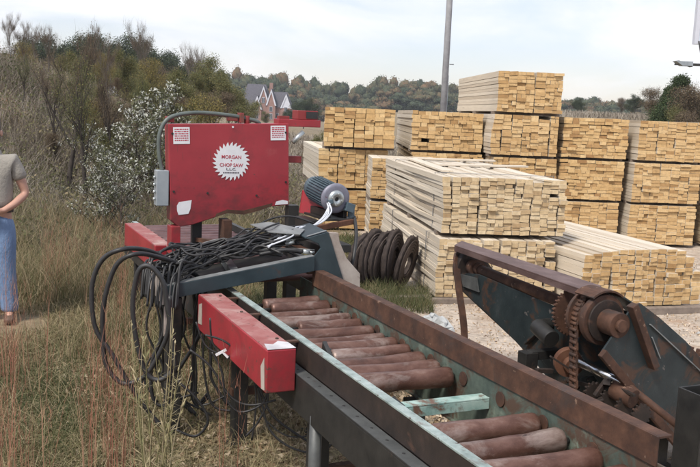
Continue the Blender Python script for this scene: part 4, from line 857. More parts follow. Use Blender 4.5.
for i, (pxc, half, zb, zt, yy, hw_) in enumerate(((260.5, 1.25, ez - .6, ez + 3.3, -1.6, 1), (266.5, 1.2, ez + 2.2, ez + 6.4, -.9, 1), (274.6, 1.25, ez + .8, ez + 5.6, -1.1, 1), (290, 1.35, ez + .1, ez + 4.3, -1.4, 0))):
    xc = hp(pxc, 100)[0]
    gmb = MB(); gmb.prism([(xc - half, yy, -1), (xc + half, yy, -1), (xc + half, yy, zb), (xc, yy, zt - .4), (xc - half, yy, zb)], (0, -yy + 3, 0)); gb = gmb.build('gable', M['brick'] if hw_ else M['brick'], root)
    tmb = MB()
    for s_ in (-1, 1): tmb.obox((xc + s_ * (half + .25), yy - .12, zb - .3), (xc, yy - .12, zt), .2, .42, (0, 1, 0)) if False else tmb.prism([(xc + s_ * (half + .3), yy - .2, zb - .3), (xc, yy - .2, zt + .1), (xc, yy - .2, zt - .9), (xc + s_ * (half - .15), yy - .2, zb - .3)], (0, .18, 0))
    if i == 3: tmb.prism([(xc - half, yy - .05, zb - .2), (xc + half, yy - .05, zb - .2), (xc, yy - .05, zt - .2)], (0, .04, 0))
    tmb.build('white_trim', M['white_paint'], gb)
    rmb = MB()
    for s_ in (-1, 1): rmb.prism([(xc, yy - .1, zt + .12), (xc + s_ * (half + .4), yy - .1, zb - .3), (xc + s_ * (half + .4), 3, zb - .3), (xc, 3, zt + .12)], (0, 0, .12))
    rmb.build('gable_roof', M['roof'], gb)
    wz = (zb - 2.6) if i != 2 else 1.2
    for (za, zc) in (((.6, 2.4), (3.0, 4.6)) if i != 1 else ((ez + 1.2, ez + 3.0),)):
        wmb = MB(); wmb.box((xc - .45, yy - .10, za), (xc + .45, yy - .02, zc)); wn = wmb.build('window', M['white_paint'], gb)
        gm = MB()
        for sx in (-1, 1): gm.box((xc + (.04 if sx > 0 else -.38), yy - .13, za + .1), (xc + (.38 if sx > 0 else -.04), yy - .101, zc - .1))
        gm.build('pane', M['glass'], wn)
for xx in (x0 + .8, x0 + 9.4, x0 + 10.4):
    wmb = MB(); wmb.box((xx - .4, -.08, 1.0), (xx + .4, -.005, 2.6)); wn = wmb.build('window', M['white_paint'], root); gm = MB(); gm.box((xx - .32, -.11, 1.1), (xx + .32, -.081, 2.5)); gm.build('pane', M['glass'], wn)
mb = MB(); xd = hp(269, 100)[0]; mb.box((xd - .5, -.06, -.3), (xd + .5, -.005, 2.2)); dr = mb.build('door', M['black_steel'], root)

# ------------------------------------------------------------------ trees
def branch_tree(rg, h, r0, spread, levels=4, lean=0, split=.30, nb=7, upb=.5, first=.35):
    """returns tubes [(pts, radii)] and the end points of the twigs"""
    tubes = []; tips = []
    def grow(p, d, L_, r, lv):
        k = 4; pts = [p]; dd = d.copy(); q = p.copy()
        for i in range(k):
            dd = (dd + Vector((rg.gauss(0, .10), rg.gauss(0, .10), rg.gauss(0, .05) + upb * .06))).normalized(); q = q + dd * (L_ / k); pts.append(q.copy())
        tubes.append((pts, [r * (1 - .7 * i / k) for i in range(k + 1)], lv))
        if lv >= levels: tips.extend(pts[1:]); return
        n_ = nb if lv == 0 else rg.randint(3, 5)
        for i in range(n_):
            t = first + (1 - first) * (i + rg.random()) / n_ if lv == 0 else rg.uniform(.25, 1)
            j = min(k - 1, int(t * k)); bp = pts[j].lerp(pts[j + 1], t * k - j)
            az = rg.uniform(0, 6.28); sd = Vector((math.cos(az), math.sin(az), rg.uniform(.1, .9) * upb * 2)).normalized()
            nd = (dd * (1 - spread) + sd * spread).normalized()
            grow(bp, nd, L_ * rg.uniform(.38, .62) * (1.15 - .5 * t if lv == 0 else 1), r * (1 - .7 * t) * .6, lv + 1)
        tips.append(pts[-1])
    grow(Vector((0, 0, -.1)), Vector((lean, 0, 1)).normalized(), h, r0, 0)
    return tubes, tips
def tree_meshes(seed, h, r0, spread, leafmat, barkmat, leaf_n, leaf_s, jit, levels=3, lean=0, nb=8, upb=.5, first=.35, tonef=None, twigs=0, thin=.004):
    rg = random.Random(seed); rng = np.random.default_rng(seed)
    tubes, tips = branch_tree(rg, h, r0, spread, levels, lean, nb=nb, upb=upb, first=first)
    mb = MB()
    for pts, rr, lv in tubes: mb.tube(pts, [max(thin, q) for q in rr], 6 if lv == 0 else (4 if lv == 1 else 3), .5, False, lv < 2)
    tr = mb.build('trunk', barkmat)
    tp = np.array([tuple(t) for t in tips]); parts = []
    if leaf_n:
        idx = rng.integers(0, len(tp), leaf_n); P = tp[idx] + np.clip(rng.normal(0, jit, (leaf_n, 3)), -1.35 * jit, 1.35 * jit)
        ct = rng.uniform(0, 1, len(tp)); tone = np.clip(ct[idx] * .55 + rng.uniform(0, .45, leaf_n), 0, 1)
        if tonef is not None: tone = tonef(ct[idx], tone, rng)
        parts.append(leaves(P, rng.uniform(.6, 1.3, leaf_n) * leaf_s, tone, rng))
    if twigs:
        idx = rng.integers(0, len(tp), twigs); P = tp[idx] + rng.normal(0, jit * .5, (twigs, 3))
        parts.append(blades(P, rng.uniform(.5, 1.2, twigs) * h * .13, thin * 1.3, rng.uniform(.1, .8, twigs), rng.uniform(0, .35, twigs), 2, rng))
    v, f, t = cat_geo(parts); cr = np_mesh('crown', v, f, t, leafmat)
    return tr, cr
PROTO = {}
def plant(name, key, x, y, s, rz, label, cat, group=None, sz=None):
    tr, cr = PROTO[key]; root = empty(name, (x, y, gz(x, y)), label, cat, R(rz), group)
    root.scale = (s, s, sz or s)
    for o in (tr, cr):
        if o.parent is None: o.parent = root
        else:
            c_ = o.copy(); COL.objects.link(c_); c_.parent = root
    return root
M['gold_leaf'] = m_tone('golden_autumn_leaves', [(0, (.10, .095, .03)), (.5, (.22, .19, .06)), (.8, (.33, .25, .08)), (1, (.36, .19, .06))], .8, .15, 3, bmp=0, trans=.25)
PROTO['gold'] = tree_meshes(109, 5, .10, .58, M['gold_leaf'], M['bark'], 9500, .11, .28, 3, 0, 12, .65, .2, twigs=500, thin=.010)
def plant_top(name, key, px, topy, Y, rz, label, cat, group=None, wide=1.0):
    x = (px - 350) / FPX * Y; zt = at(px, topy, Y).z
    h = max(v.co.z for v in PROTO[key][1].data.vertices) if key not in HT else HT[key]; HT[key] = h
    s = (zt - gz(x, Y)) / h
    return plant(name, key, x, Y, s * wide, rz, label, cat, group, sz=s)
HT = {}
def px_x(px, Y): return (px - 350) / FPX * Y
def white_f(ct, tone, rng):   # plumes: every leaf of a white twig is pale, the others stay green
    return np.where(ct > .66, .62 + .38 * rng.uniform(0, 1, len(ct)), rng.uniform(0, .5, len(ct)))
# dark slim trunks in the thicket
PROTO['slim'] = tree_meshes(101, 4.2, .13, .42, M['brown_leaf'], M['bark'], 700, .06, .16, 3, .05, 9, .8, .45, twigs=1000, thin=.006)
PROTO['slim2'] = tree_meshes(102, 4.0, .13, .45, M['olive_leaf'], M['bark'], 1300, .07, .20, 3, -.06, 9, .7, .45, twigs=900, thin=.006)
PROTO['bare'] = tree_meshes(103, 4.5, .05, .45, M['brown_leaf'], M['bark_grey'], 380, .06, .12, 3, .0, 10, .9, .3, twigs=1800, thin=.006)
PROTO['dark'] = tree_meshes(104, 6, .13, .62, M['green_leaf'], M['bark'], 26000, .15, .34, 3, 0, 13, .55, .18)
PROTO['olive'] = tree_meshes(105, 5, .10, .60, M['olive_leaf'], M['bark'], 17000, .12, .30, 3, 0, 12, .6, .15)
PROTO['brownt'] = tree_meshes(106, 5, .10, .55, M['brown_leaf'], M['bark'], 9500, .10, .28, 3, 0, 12, .7, .2, twigs=900, thin=.012)
PROTO['whitebush'] = tree_meshes(107, 1.7, .035, .62, M['white_leaf'], M['bark'], 3300, .050, .035, 3, .1, 13, .45, .18, tonef=white_f, thin=.004)
PROTO['whitebush2'] = tree_meshes(108, 1.5, .030, .70, M['white_leaf'], M['bark'], 3000, .046, .035, 3, -.15, 13, .35, .10, tonef=white_f, thin=.004)
rg = random.Random(77)
for px, ty, Y, key, rz, lb in (
    (52, 58, 15.0, 'slim', 20, 'slim dark trunked sapling right above the man, leftmost of the dark trunks'),
    (66, 10, 14.0, 'slim', 130, 'tallest slim dark trunk with bare top, left part of the thicket'),
    (81, 45, 13.2, 'slim2', 250, 'leaning dark trunked sapling in the middle of the thicket'),
    (72, 62, 15.5, 'slim2', 70, 'dark trunked sapling with olive leaves behind the leaning one'),
    (112, 62, 15.5, 'slim', 300, 'thin dark sapling left of the white flowering shrubs'),
    (146, 66, 16.5, 'slim2', 190, 'olive leaved sapling rising above the upper white shrub'),
    (20, 48, 17.5, 'slim2', 10, 'olive leaved sapling on the bank at the left edge')):
    plant_top('thicket_sapling', key, px, ty, Y, rz, lb, 'sapling', wide=.9)
for px, ty, Y, rz, lb in ((8, 8, 20, 0, 'bare twiggy tree against the sky at the left edge'), (22, 16, 19, 80, 'bare twiggy tree between two others at the left edge'), (46, 20, 21, 130, 'bare twiggy tree left of the tallest dark trunk'), (104, 34, 22, 10, 'bare twiggy tree right of the leaning sapling'), (32, 22, 24, 40, 'bare twiggy tree second from the left edge, against the sky'), (92, 20, 30, 90, 'bare twiggy tree above the evergreen ridge'), (137, 14, 60, 160, 'bare grey tree rising above the right part of the ridge'), (188, 38, 90, 200, 'distant bare tree standing thin against the sky left of the olive tree'), (196, 44, 92, 250, 'second distant bare tree thin against the sky, close to the olive tree')):
    plant_top('bare_tree', 'bare', px, ty, Y, rz, lb, 'tree')
for px, ty, Y, rz, key, lb in ((120, 104, 12.6, 0, 'whitebush', 'white flowering shrub in the middle, left of the tallest white one'), (170, 76, 13.3, 80, 'whitebush', 'tallest white flowering shrub, directly behind the left corner of the red saw'), (104, 148, 11.4, 160, 'whitebush2', 'low wide white flowering shrub in the brush left of the saw'), (92, 118, 13.8, 240, 'whitebush2', 'small white flowering shrub among dark trunks'), (122, 160, 10.9, 30, 'whitebush2', 'very low pale flowering clump at the foot of the white shrubs')):
    plant_top('white_flowering_shrub', key, px, ty, Y, rz, lb, 'shrub')
ridge = [(22, 42, 92, 'dark'), (36, 33, 95, 'dark'), (52, 30, 97, 'dark'), (68, 27, 95, 'dark'), (84, 29, 99, 'dark'), (100, 28, 94, 'dark'), (114, 31, 96, 'dark'), (129, 34, 98, 'dark'), (143, 40, 95, 'dark'), (157, 47, 97, 'dark'), (171, 53, 96, 'dark'), (184, 57, 99, 'dark'), (196, 62, 96, 'dark'),
  (4, 40, 55, 'brownt'), (20, 52, 52, 'olive'), (40, 50, 50, 'brownt'), (58, 56, 54, 'olive'), (76, 50, 56, 'brownt'), (94, 54, 50, 'olive'), (112, 48, 55, 'brownt'), (130, 52, 52, 'brownt'), (146, 60, 50, 'olive'), (160, 58, 56, 'brownt'), (176, 70, 50, 'olive'),
  (10, 66, 34, 'olive'), (34, 70, 30, 'brownt'), (60, 74, 32, 'brownt'), (88, 70, 33, 'olive'), (116, 74, 30, 'brownt'), (140, 78, 34, 'olive')]
nm_ = {'dark': 'evergreen_tree', 'olive': 'olive_leaved_tree', 'brownt': 'brown_leaved_tree'}
lb_ = {'dark': 'dark evergreen tree in the mass on the left ridge skyline', 'olive': 'olive green tree in the mass below the left ridge skyline', 'brownt': 'brownish half bare tree in the mass below the left ridge skyline'}
gp_ = {'dark': 'dark evergreens on the left ridge', 'olive': 'olive trees on the left ridge', 'brownt': 'brownish trees on the left ridge'}
for px, ty, Y, key in ridge:
    plant_top(nm_[key], key, px + rg.uniform(-3, 3), ty + rg.uniform(-2, 3), Y, rg.uniform(0, 360), lb_[key], 'tree', gp_[key], wide=rg.uniform(.95, 1.25))
for px, ty, Y, key, lb in ((208, 50, 46, 'olive', 'rounded olive tree above the red cabinet, tallest left of the brick house'), (226, 66, 44, 'olive', 'lower green bushy tree between the olive tree and the brick house'), (190, 68, 38, 'olive', 'bushy olive tree just above the top left corner of the red cabinet'), (238, 86, 48, 'olive', 'small green tree touching the left end of the brick house'), (206, 84, 30, 'brownt', 'brownish shrubby tree right above the conduit of the saw'), (312, 128, 26, 'olive', 'low green bush between the red arm and the amber bundles'), (303, 140, 24, 'brownt', 'low brown bush just right of the red cabinet')):
    plant_top('bushy_tree', key, px, ty, Y, rg.uniform(0, 360), lb, 'tree', wide=1.15)
M['cedar_leaf'] = m_tone('cedar_leaves', [(0, (.025, .045, .016)), (.6, (.055, .085, .030)), (1, (.11, .13, .05))], .8, .15, 3, bmp=0, trans=.2)
# shrubs filling the thicket
for px, ty, Y, key in [(55, 92, 19, 'olive'), (74, 80, 22, 'brownt'), (92, 84, 20, 'olive'), (110, 90, 18, 'brownt'), (128, 76, 23, 'olive'), (148, 92, 20, 'brownt'), (165, 84, 24, 'olive'), (36, 84, 22, 'brownt'), (14, 92, 20, 'olive'), (100, 120, 15.5, 'olive'), (136, 122, 16, 'brownt'), (158, 126, 15, 'olive'), (182, 112, 18, 'olive'), (178, 90, 26, 'brownt'), (46, 128, 15, 'brownt'), (24, 74, 26, 'olive'), (84, 72, 27, 'olive')]:
    plant_top('thicket_shrub', key, px + rg.uniform(-4, 4), ty, Y, rg.uniform(0, 360), 'twiggy olive shrub within the thicket left of the saw' if key == 'olive' else 'twiggy brown shrub within the thicket left of the saw', 'shrub', 'olive shrubs of the thicket' if key == 'olive' else 'brown shrubs of the thicket', wide=1.0)
for px, ty, Y, key, lb in ((18, 38, 30, 'gold', 'golden tree rising against the sky at the far left'), (60, 46, 33, 'olive', 'broad olive tree left of centre on the bank, before the evergreen ridge'), (98, 50, 29, 'gold', 'golden brown tree in the middle of the thicket skyline'), (124, 46, 36, 'olive', 'tall soft olive tree right of the middle of the thicket'), (150, 54, 38, 'gold', 'golden tree above the tallest white shrub'), (178, 64, 30, 'olive', 'olive tree between the thicket and the conduit of the saw'), (196, 88, 20, 'gold', 'small yellow bush just above the left corner of the red cabinet'), (40, 74, 24, 'gold', 'golden bush above the man, right of the clay bank'), (84, 96, 17, 'gold', 'small golden bush low in the thicket')):
    plant_top('autumn_tree', key, px, ty, Y, rg.uniform(0, 360), lb, 'tree', wide=1.15)
for px, ty, Y, lb in ((246, 99, 120, 'round green tree hiding the left foot of the brick house'), (299, 96, 150, 'dark green tree standing at the right end of the brick house'), (282, 108, 140, 'low dark bush before the brick house'), (262, 110, 130, 'low green bush before the door of the brick house')):
    plant_top('garden_tree', 'olive' if px in (246, 262) else 'dark', px, ty, Y, rg.uniform(0, 360), lb, 'tree', wide=1.5)
# right hand clump
def cone_crown(seed, h, rad, n_, leaf, mat):
    rng = np.random.default_rng(seed); mb = MB(); mb.tube([(0, 0, -.1), (0, 0, h * .5), (0, 0, h * .93)], [.13, .08, .02], 7)
    cl = 150; t = rng.uniform(0, 1, cl) ** 1.2; az = rng.uniform(0, 6.28, cl); rr = rad * (1 - t) ** .75 * rng.uniform(.55, 1.1, cl) + .05
    C0 = np.stack([np.cos(az) * rr, np.sin(az) * rr, h * (.08 + .9 * t)], 1); idx = rng.integers(0, cl, n_)
    P = C0[idx] + rng.normal(0, 1, (n_, 3)) * np.array([.20, .20, .26]) * (1.1 - .6 * t[idx])[:, None]
    ct = rng.uniform(0, 1, cl); v, f, tt = leaves(P, rng.uniform(.6, 1.3, n_) * leaf, np.clip(ct[idx] * .6 + rng.uniform(0, .4, n_), 0, 1), rng)
    return mb.build('trunk', M['bark']), np_mesh('crown', v, f, tt, mat)
cedar = cone_crown(110, 5, 1.7, 22000, .10, M['cedar_leaf'])
PROTO['cedar'] = cedar
for px, ty, Y, key, w_, lb in ((668, 72, 40, 'cedar', 1.45, 'green cedar standing up against the sky right of the lumber'), (652, 82, 42, 'brownt', 1.4, 'rust brown tree leaning left of the green cedar'), (684, 78, 36, 'brownt', 1.4, 'dark bare branched tree under the billboard at the right edge'), (697, 82, 38, 'dark', 1.4, 'dark brown tree under the billboard at the right edge'), (676, 102, 34, 'olive', 1.1, 'low olive shrub tree in front of the cedar'), (714, 84, 36, 'brownt', 1.2, 'brown tree cut by the right edge of the photo'), (657, 84, 41, 'cedar', 1.0, 'smaller dark cedar just left of the tall one'), (690, 104, 33, 'brownt', 1.2, 'low brown bush at the right edge above the lumber')):
    plant_top('cedar' if key == 'cedar' else 'hillside_tree', key, px, ty, Y, rg.uniform(0, 360), lb, 'tree', wide=w_)
for px, ty, Y, key, lb in ((569, 97, 130, 'dark', 'tiny distant dark tree behind the dry hill, just right of the tallest stack'), (612, 95, 120, 'brownt', 'distant rounded tree on the dry hill skyline'), (627, 93, 118, 'dark', 'second distant rounded tree on the dry hill skyline, left of the cedar'), (640, 97, 119, 'brownt', 'third distant rounded tree on the hill skyline, touching the cedar')):
    plant_top('distant_tree', key, px, ty, Y, 40 * px, lb, 'tree', wide=1.1)

# far wood: one mass of crowns behind the fields
def wood(name, specs, leaf, n_leaf, rng, mat):
    """every crown: an uneven leafy mass of overlapping clumps with single leaf sprays over its surface"""
    parts = []; nu, nv = 12, 8
    uu, vv = np.meshgrid(np.linspace(0, 2 * np.pi, nu, endpoint=False), np.linspace(-.5 * np.pi, .5 * np.pi, nv), indexing='xy')
    D = np.stack([np.cos(vv) * np.cos(uu), np.cos(vv) * np.sin(uu), np.sin(vv)], -1).reshape(-1, 3)
    Fq = np.array([[j * nu + i, j * nu + (i + 1) % nu, (j + 1) * nu + (i + 1) % nu, (j + 1) * nu + i] for j in range(nv - 1) for i in range(nu)])
    for (x, y, z0, w, h) in specs:
        ct = rng.uniform(0, 1)
        for k in range(9):
            c0 = np.array([x, y, z0 + h * .5]) + np.clip(rng.normal(0, 1, 3), -1.5, 1.5) * np.array([w * .24, w * .24, h * .22]); rr = np.array([w * .20, w * .2, h * .15]) * rng.uniform(.75, 1.2)
            V = c0 + D * rr * .82 * (1 + rng.normal(0, .16, (len(D), 1))); tn = np.clip(ct * .75 + rng.uniform(-.05, .28, len(Fq)), 0, 1)
            parts.append((V, Fq, tn))
            n_ = n_leaf; u = rng.normal(size=(n_, 3)); u /= np.linalg.norm(u, axis=1)[:, None]
            P = c0 + u * rr * rng.uniform(.70, 1.22, (n_, 1)); parts.append(leaves(P, rng.uniform(.6, 1.3, n_) * leaf, np.clip(ct * .75 + rng.uniform(-.05, .28, n_), 0, 1), rng))
    v, f, t = cat_geo(parts); return np_mesh(name, v, f, t, mat)
rngw = np.random.default_rng(5); specs = []
for row, (Y, hs) in enumerate(((300, 9.5), (316, 13), (332, 16), (350, 19))):
    for px in np.arange(130, 760, 7.5 - row * .6):
        x = px_x(px, Y) + rngw.normal(0, 1); z0 = gz(x, Y) - 1
        skyline = {0: 1, 1: 1, 2: 1, 3: 1}[row]
        k = 1.05 - .50 * float(np.clip((px - 230) / 330, 0, 1))
        specs.append((x, Y + rngw.normal(0, 3), z0, rngw.uniform(8, 12), hs * k * rngw.uniform(.90, 1.04)))
w_ = wood('distant_wood', specs, .62, 150, rngw, M['far_leaf']); tag(w_, kind='stuff'); w_['label'] = 'far autumn wood closing the fields behind the brick house'; w_['category'] = 'wood'

# ------------------------------------------------------------------ undergrowth, grass, weeds
def scatter(n, f, rng):
    """rejection sampling; f(rng, n) -> x, y, keep"""
    xs_, ys_ = [], []; got = 0
    while got < n:
        x, y, k = f(rng, n); xs_.append(x[k]); ys_.append(y[k]); got += int(k.sum())
    x = np.concatenate(xs_)[:n]; y = np.concatenate(ys_)[:n]
    return np.stack([x, y, ground_z(x, y)], 1)
def in_view(x, y, m=60):
    px = 350 + FPX * x / y; return (px > -m) & (px < 760)
def patch(x, y, a=.9, b_=.7, c_=0):
    return .5 + .5 * np.sin(x * a * 2.1 + 1.3 * np.sin(y * b_ * 1.7 + c_) + c_) * np.sin(y * b_ * 2.3 + 1.1 * np.sin(x * a * 1.9) + c_ * 2)
def f_brush(rng, n):
    y = 9.3 + 17 * rng.uniform(0, 1, n) ** 1.25; x = rng.uniform(-.46, -.06, n) * y
    edge = 10.8 - 1.2 * patch(x, x * 0, .8, 1)
    k = (y > edge) & (rng.uniform(0, 1, n) < .35 + .65 * patch(x, y, .5, .4)) & ((x / y < -.19) | (y > 12.5))
    return x, y, k
rb_ = np.random.default_rng(21)
P = scatter(42000, f_brush, rb_); near = S((P[:, 1] - 9.5) / 5)
Hh = rb_.uniform(.30, .85, len(P)) * (.6 + .40 * near) * (1 - .35 * S((P[:, 1] - 15) / 8)) * (.45 + .75 * patch(P[:, 0], P[:, 1], .7, .6, 2))
tn = np.clip(.25 + .5 * patch(P[:, 0], P[:, 1], .35, .3, 1) + rb_.normal(0, .18, len(P)), 0, 1)
g1 = blades(P, Hh, .006 + .0003 * P[:, 1], rb_.uniform(.1, 1.1, len(P)), tn, 3, rb_)
o = np_mesh('dry_undergrowth', g1[0], g1[1], g1[2], M['brush']); tag(o, 'grey brown tangle of dry stems covering the bank', 'undergrowth', kind='stuff')
# fine side twigs and leaves in the brush
idx = rb_.integers(0, len(P), 52000); Q = P[idx].copy(); hq = Hh[idx]; Q[:, 2] += hq * rb_.uniform(.15, .95, len(idx)); Q[:, :2] += rb_.normal(0, .12, (len(idx), 2))
gr_ = patch(Q[:, 0], Q[:, 1], .45, .5, 4)
g2 = leaves(Q, rb_.uniform(.03, .075, len(idx)), np.clip(.15 + .75 * (1 - gr_) + rb_.normal(0, .15, len(idx)), 0, 1), rb_)
o = np_mesh('brush_foliage', g2[0], g2[1], g2[2], M['brush_leaf']); tag(o, 'olive and tan small leaves among the dry stems of the bank', 'foliage', kind='stuff')
# short grass
def f_grass(rng, n):
    y = 2.9 + 10.5 * rng.uniform(0, 1, n) ** 1.2; x = rng.uniform(-.46, .16, n) * y
    lim = .75 - .06 * y + .5 * (patch(x, y, .9, .8, 3) - .5)
    k = (x < lim) & ((x + 2.95) ** 2 + (y - 7.15) ** 2 > .45 ** 2) & (rng.uniform(0, 1, n) < .25 + .75 * patch(x, y, .8, .7, 0))
    return x, y, k
P = scatter(105000, f_grass, rb_); lx = (P[:, 0] - .425) * math.cos(TH) + (P[:, 1] - 2.552) * math.sin(TH)
dry = S((lx + .9) / .8) * S((6.5 - P[:, 1]) / 2)
g_patch = patch(P[:, 0], P[:, 1], .6, .55, 1)
tn = np.clip(.12 + .55 * g_patch + .45 * dry + rb_.normal(0, .17, len(P)), 0, 1)
Hh = rb_.uniform(.035, .14, len(P)) * (1 - .55 * dry) * (.7 + .05 * P[:, 1]) * (.6 + .8 * patch(P[:, 0], P[:, 1], 1.2, 1.1, 2))
g3 = blades(P, Hh, .0045 + .0006 * P[:, 1], rb_.uniform(.4, 1.3, len(P)), tn, 2, rb_)
o = np_mesh('grass', g3[0], g3[1], g3[2], M['grass']); tag(o, 'short green and straw coloured grass left of the conveyor', 'grass', kind='stuff')
P = scatter(52000, f_grass, rb_); P[:, 2] += rb_.uniform(.004, .05, len(P)); g4 = blades(P, rb_.uniform(.03, .11, len(P)), .004, 1.5, rb_.uniform(.25, 1, len(P)), 1, rb_)
z_ = g4[0].reshape(-1, 4, 3); z_[:, 2:, 2] = z_[:, :1, 2] + rb_.uniform(-.015, .03, (len(z_), 1)); g4 = (z_.reshape(-1, 3), g4[1], g4[2])
o = np_mesh('dead_grass_mat', g4[0], g4[1], g4[2], M['weed']); tag(o, 'flattened dead straw lying between the green tufts', 'straw', kind='stuff')
def f_w(rng, n):
    y = 6.2 + 6.3 * rng.uniform(0, 1, n); px = rng.uniform(-30, 260, n); x = (px - 350) / FPX * y
    k = (rng.uniform(0, 1, n) < .12 + .88 * patch(x, y, 1.3, 1.1, 1.5)) & ((x + 2.95) ** 2 + (y - 6.9) ** 2 > 1.1) & ((px < 175) | (y > 9))
    return x, y, k
P = scatter(15000, f_w, rb_); gw = blades(P, rb_.uniform(.15, .55, len(P)) * (.5 + .06 * P[:, 1]), .0045 + .0003 * P[:, 1], rb_.uniform(.15, 1.0, len(P)), np.clip(rb_.normal(.62, .25, len(P)), 0, 1), 3, rb_)
o = np_mesh('dry_weeds', gw[0], gw[1], gw[2], M['grass']); tag(o, 'knee high tan weeds running back from the short grass to the brush', 'weeds', kind='stuff')
# tall reddish grass
def f_red(rng, n):
    y = 3.6 + 6.2 * rng.uniform(0, 1, n) ** .9; px = rng.uniform(-30, 250, n); x = (px - 350) / FPX * y
    cl = patch(x, y, 2.6, 1.9, .5)
    k = ((x + 2.95) ** 2 + (y - 7.0) ** 2 > .8) & (rng.uniform(0, 1, n) < .04 + .96 * S((cl - .58) / .3)) & (rng.uniform(0, 1, n) < np.where(px < 125, 1, .22)) & ((px > 40) | (y < 6.4))
    return x, y, k
P = scatter(430, f_red, rb_); Hh = rb_.uniform(.35, .95, len(P)); tn = rb_.uniform(0, 1, len(P)) * .8
ga = blades(P, Hh, .0042, rb_.uniform(.02, .22, len(P)), tn, 3, rb_)
idx = rb_.integers(0, len(P), 4200); Q = P[idx].copy(); Q[:, 2] += Hh[idx] * rb_.uniform(.25, .98, len(idx)); Q[:, :2] += rb_.normal(0, .012, (len(idx), 2))
gb_ = blades(Q, rb_.uniform(.03, .09, len(idx)), .0022, rb_.uniform(.1, .6, len(idx)), tn[idx], 1, rb_)
v, f, t = cat_geo([ga, gb_]); o = np_mesh('tall_reddish_grass', v, f, t, M['redgrass']); tag(o, 'tall thin reddish grass stems in the left foreground', 'grass', kind='stuff')
# scattered straw and longer curved pale blades
P = scatter(4200, f_grass, rb_); g5 = blades(P, rb_.uniform(.10, .34, len(P)), .0036, rb_.uniform(.5, 1.25, len(P)), rb_.uniform(.3, 1, len(P)), 3, rb_)
keep = None
o = np_mesh('straw', g5[0], g5[1], g5[2], M['weed']); tag(o, 'longer bent straw coloured blades among the short grass', 'grass', kind='stuff')
# pale green weeds before the hanging hoses: each stands on its own
rg = random.Random(12)
for i in range(16):
    px = rg.choice((142, 150, 157, 160, 163, 168, 172, 178, 150, 186, 160)) + rg.uniform(-4, 4); Y = rg.uniform(3.75, 4.15); x = px_x(px, Y); h_ = rg.uniform(.55, 1.0)
    mb = MB(); pts = [Vector((x, Y, 0))]; d = Vector((rg.gauss(0, .06), rg.gauss(0, .05), 1))
    for k in range(5): d += Vector((rg.gauss(0, .05), rg.gauss(0, .05), 0)); pts.append(pts[-1] + d.normalized() * h_ / 5)
    mb.tube(pts, [.0042, .004, .0035, .003, .002, .001], 5, rg.uniform(.1, 1))
    for k in range(26):
        t = rg.uniform(.15, 1) * 4.99; j = int(t); p = pts[j].lerp(pts[j + 1], t - j); az = rg.uniform(0, 6.28); l_ = rg.uniform(.04, .12) * (1.1 - t / 6)
        e = p + Vector((math.cos(az) * l_, math.sin(az) * l_, l_ * rg.uniform(.2, 1))); sd = Vector((-math.sin(az), math.cos(az), 0)) * .004
        mb.add([p, p.lerp(e, .5) + sd, e, p.lerp(e, .5) - sd], [(0, 1, 2, 3)], rg.random())
    o = mb.build('weed_stem', M['weed'], None); tag(o, 'pale green weed stem standing before the hanging black hoses', 'weed', 'weed stems before the hoses')
# small tuft by the coils
def f_t(rng, n):
    x = rng.uniform(.1, .85, n); y = rng.uniform(8.3, 9.3, n); return x, y, np.ones(n, bool)
P = scatter(2600, f_t, rb_); g6 = blades(P, rb_.uniform(.05, .22, len(P)), .006, rb_.uniform(.3, .9, len(P)), rb_.uniform(0, .55, len(P)), 2, rb_)
o = np_mesh('grass_tuft', g6[0], g6[1], g6[2], M['grass']); tag(o, 'green grass at the foot of the dark coils', 'grass', kind='stuff')
# dry grass on the far bank at the right and the field
def f_h(rng, n):
    y = 19 + 45 * rng.uniform(0, 1, n); x = rng.uniform(-.12, .42, n) * y; return x, y, np.ones(n, bool)
P = scatter(34000, f_h, rb_); g7 = blades(P, rb_.uniform(.12, .38, len(P)), .02 + .0008 * P[:, 1], rb_.uniform(.1, .8, len(P)), np.clip(.5 + .4 * patch(P[:, 0], P[:, 1], .1, .1, 1) + rb_.normal(0, .15, len(P)), 0, 1), 2, rb_)
o = np_mesh('field_grass', g7[0], g7[1], g7[2], M['brush']); tag(o, 'dry brown grass on the field and low hill behind the lumber', 'grass', kind='stuff')
# wood chips and bark bits on the sand
def f_c(rng, n):
    y = 2.6 + 10 * rng.uniform(0, 1, n) ** 1.1; x = rng.uniform(-.12, .46, n) * y; return x, y, x > .55 - .06 * y
P = scatter(16000, f_c, rb_); P[:, 2] += .008; g8 = leaves(P, rb_.uniform(.008, .035, len(P)) , rb_.uniform(0, 1, len(P)), rb_, .0)
o = np_mesh('wood_chips', g8[0], g8[1], g8[2], M['chips']); tag(o, 'wood chips and sawdust scattered over the sandy yard', 'wood chips', kind='stuff')
def f_c2(rng, n):
    y = 2.6 + 3.6 * rng.uniform(0, 1, n); x = rng.uniform(-.35, .5, n) * y; lx = (x - .425) * math.cos(TH) + (y - 2.552) * math.sin(TH); return x, y, (lx > -1.0) & (lx < 1.6)
P = scatter(15000, f_c2, rb_); P[:, 2] += .01; g9 = leaves(P, rb_.uniform(.01, .06, len(P)), rb_.uniform(0, .9, len(P)), rb_, .3)
o = np_mesh('bark_litter', g9[0], g9[1], g9[2], M['chips']); tag(o, 'brown bark and straw litter under the conveyor', 'litter', kind='stuff')

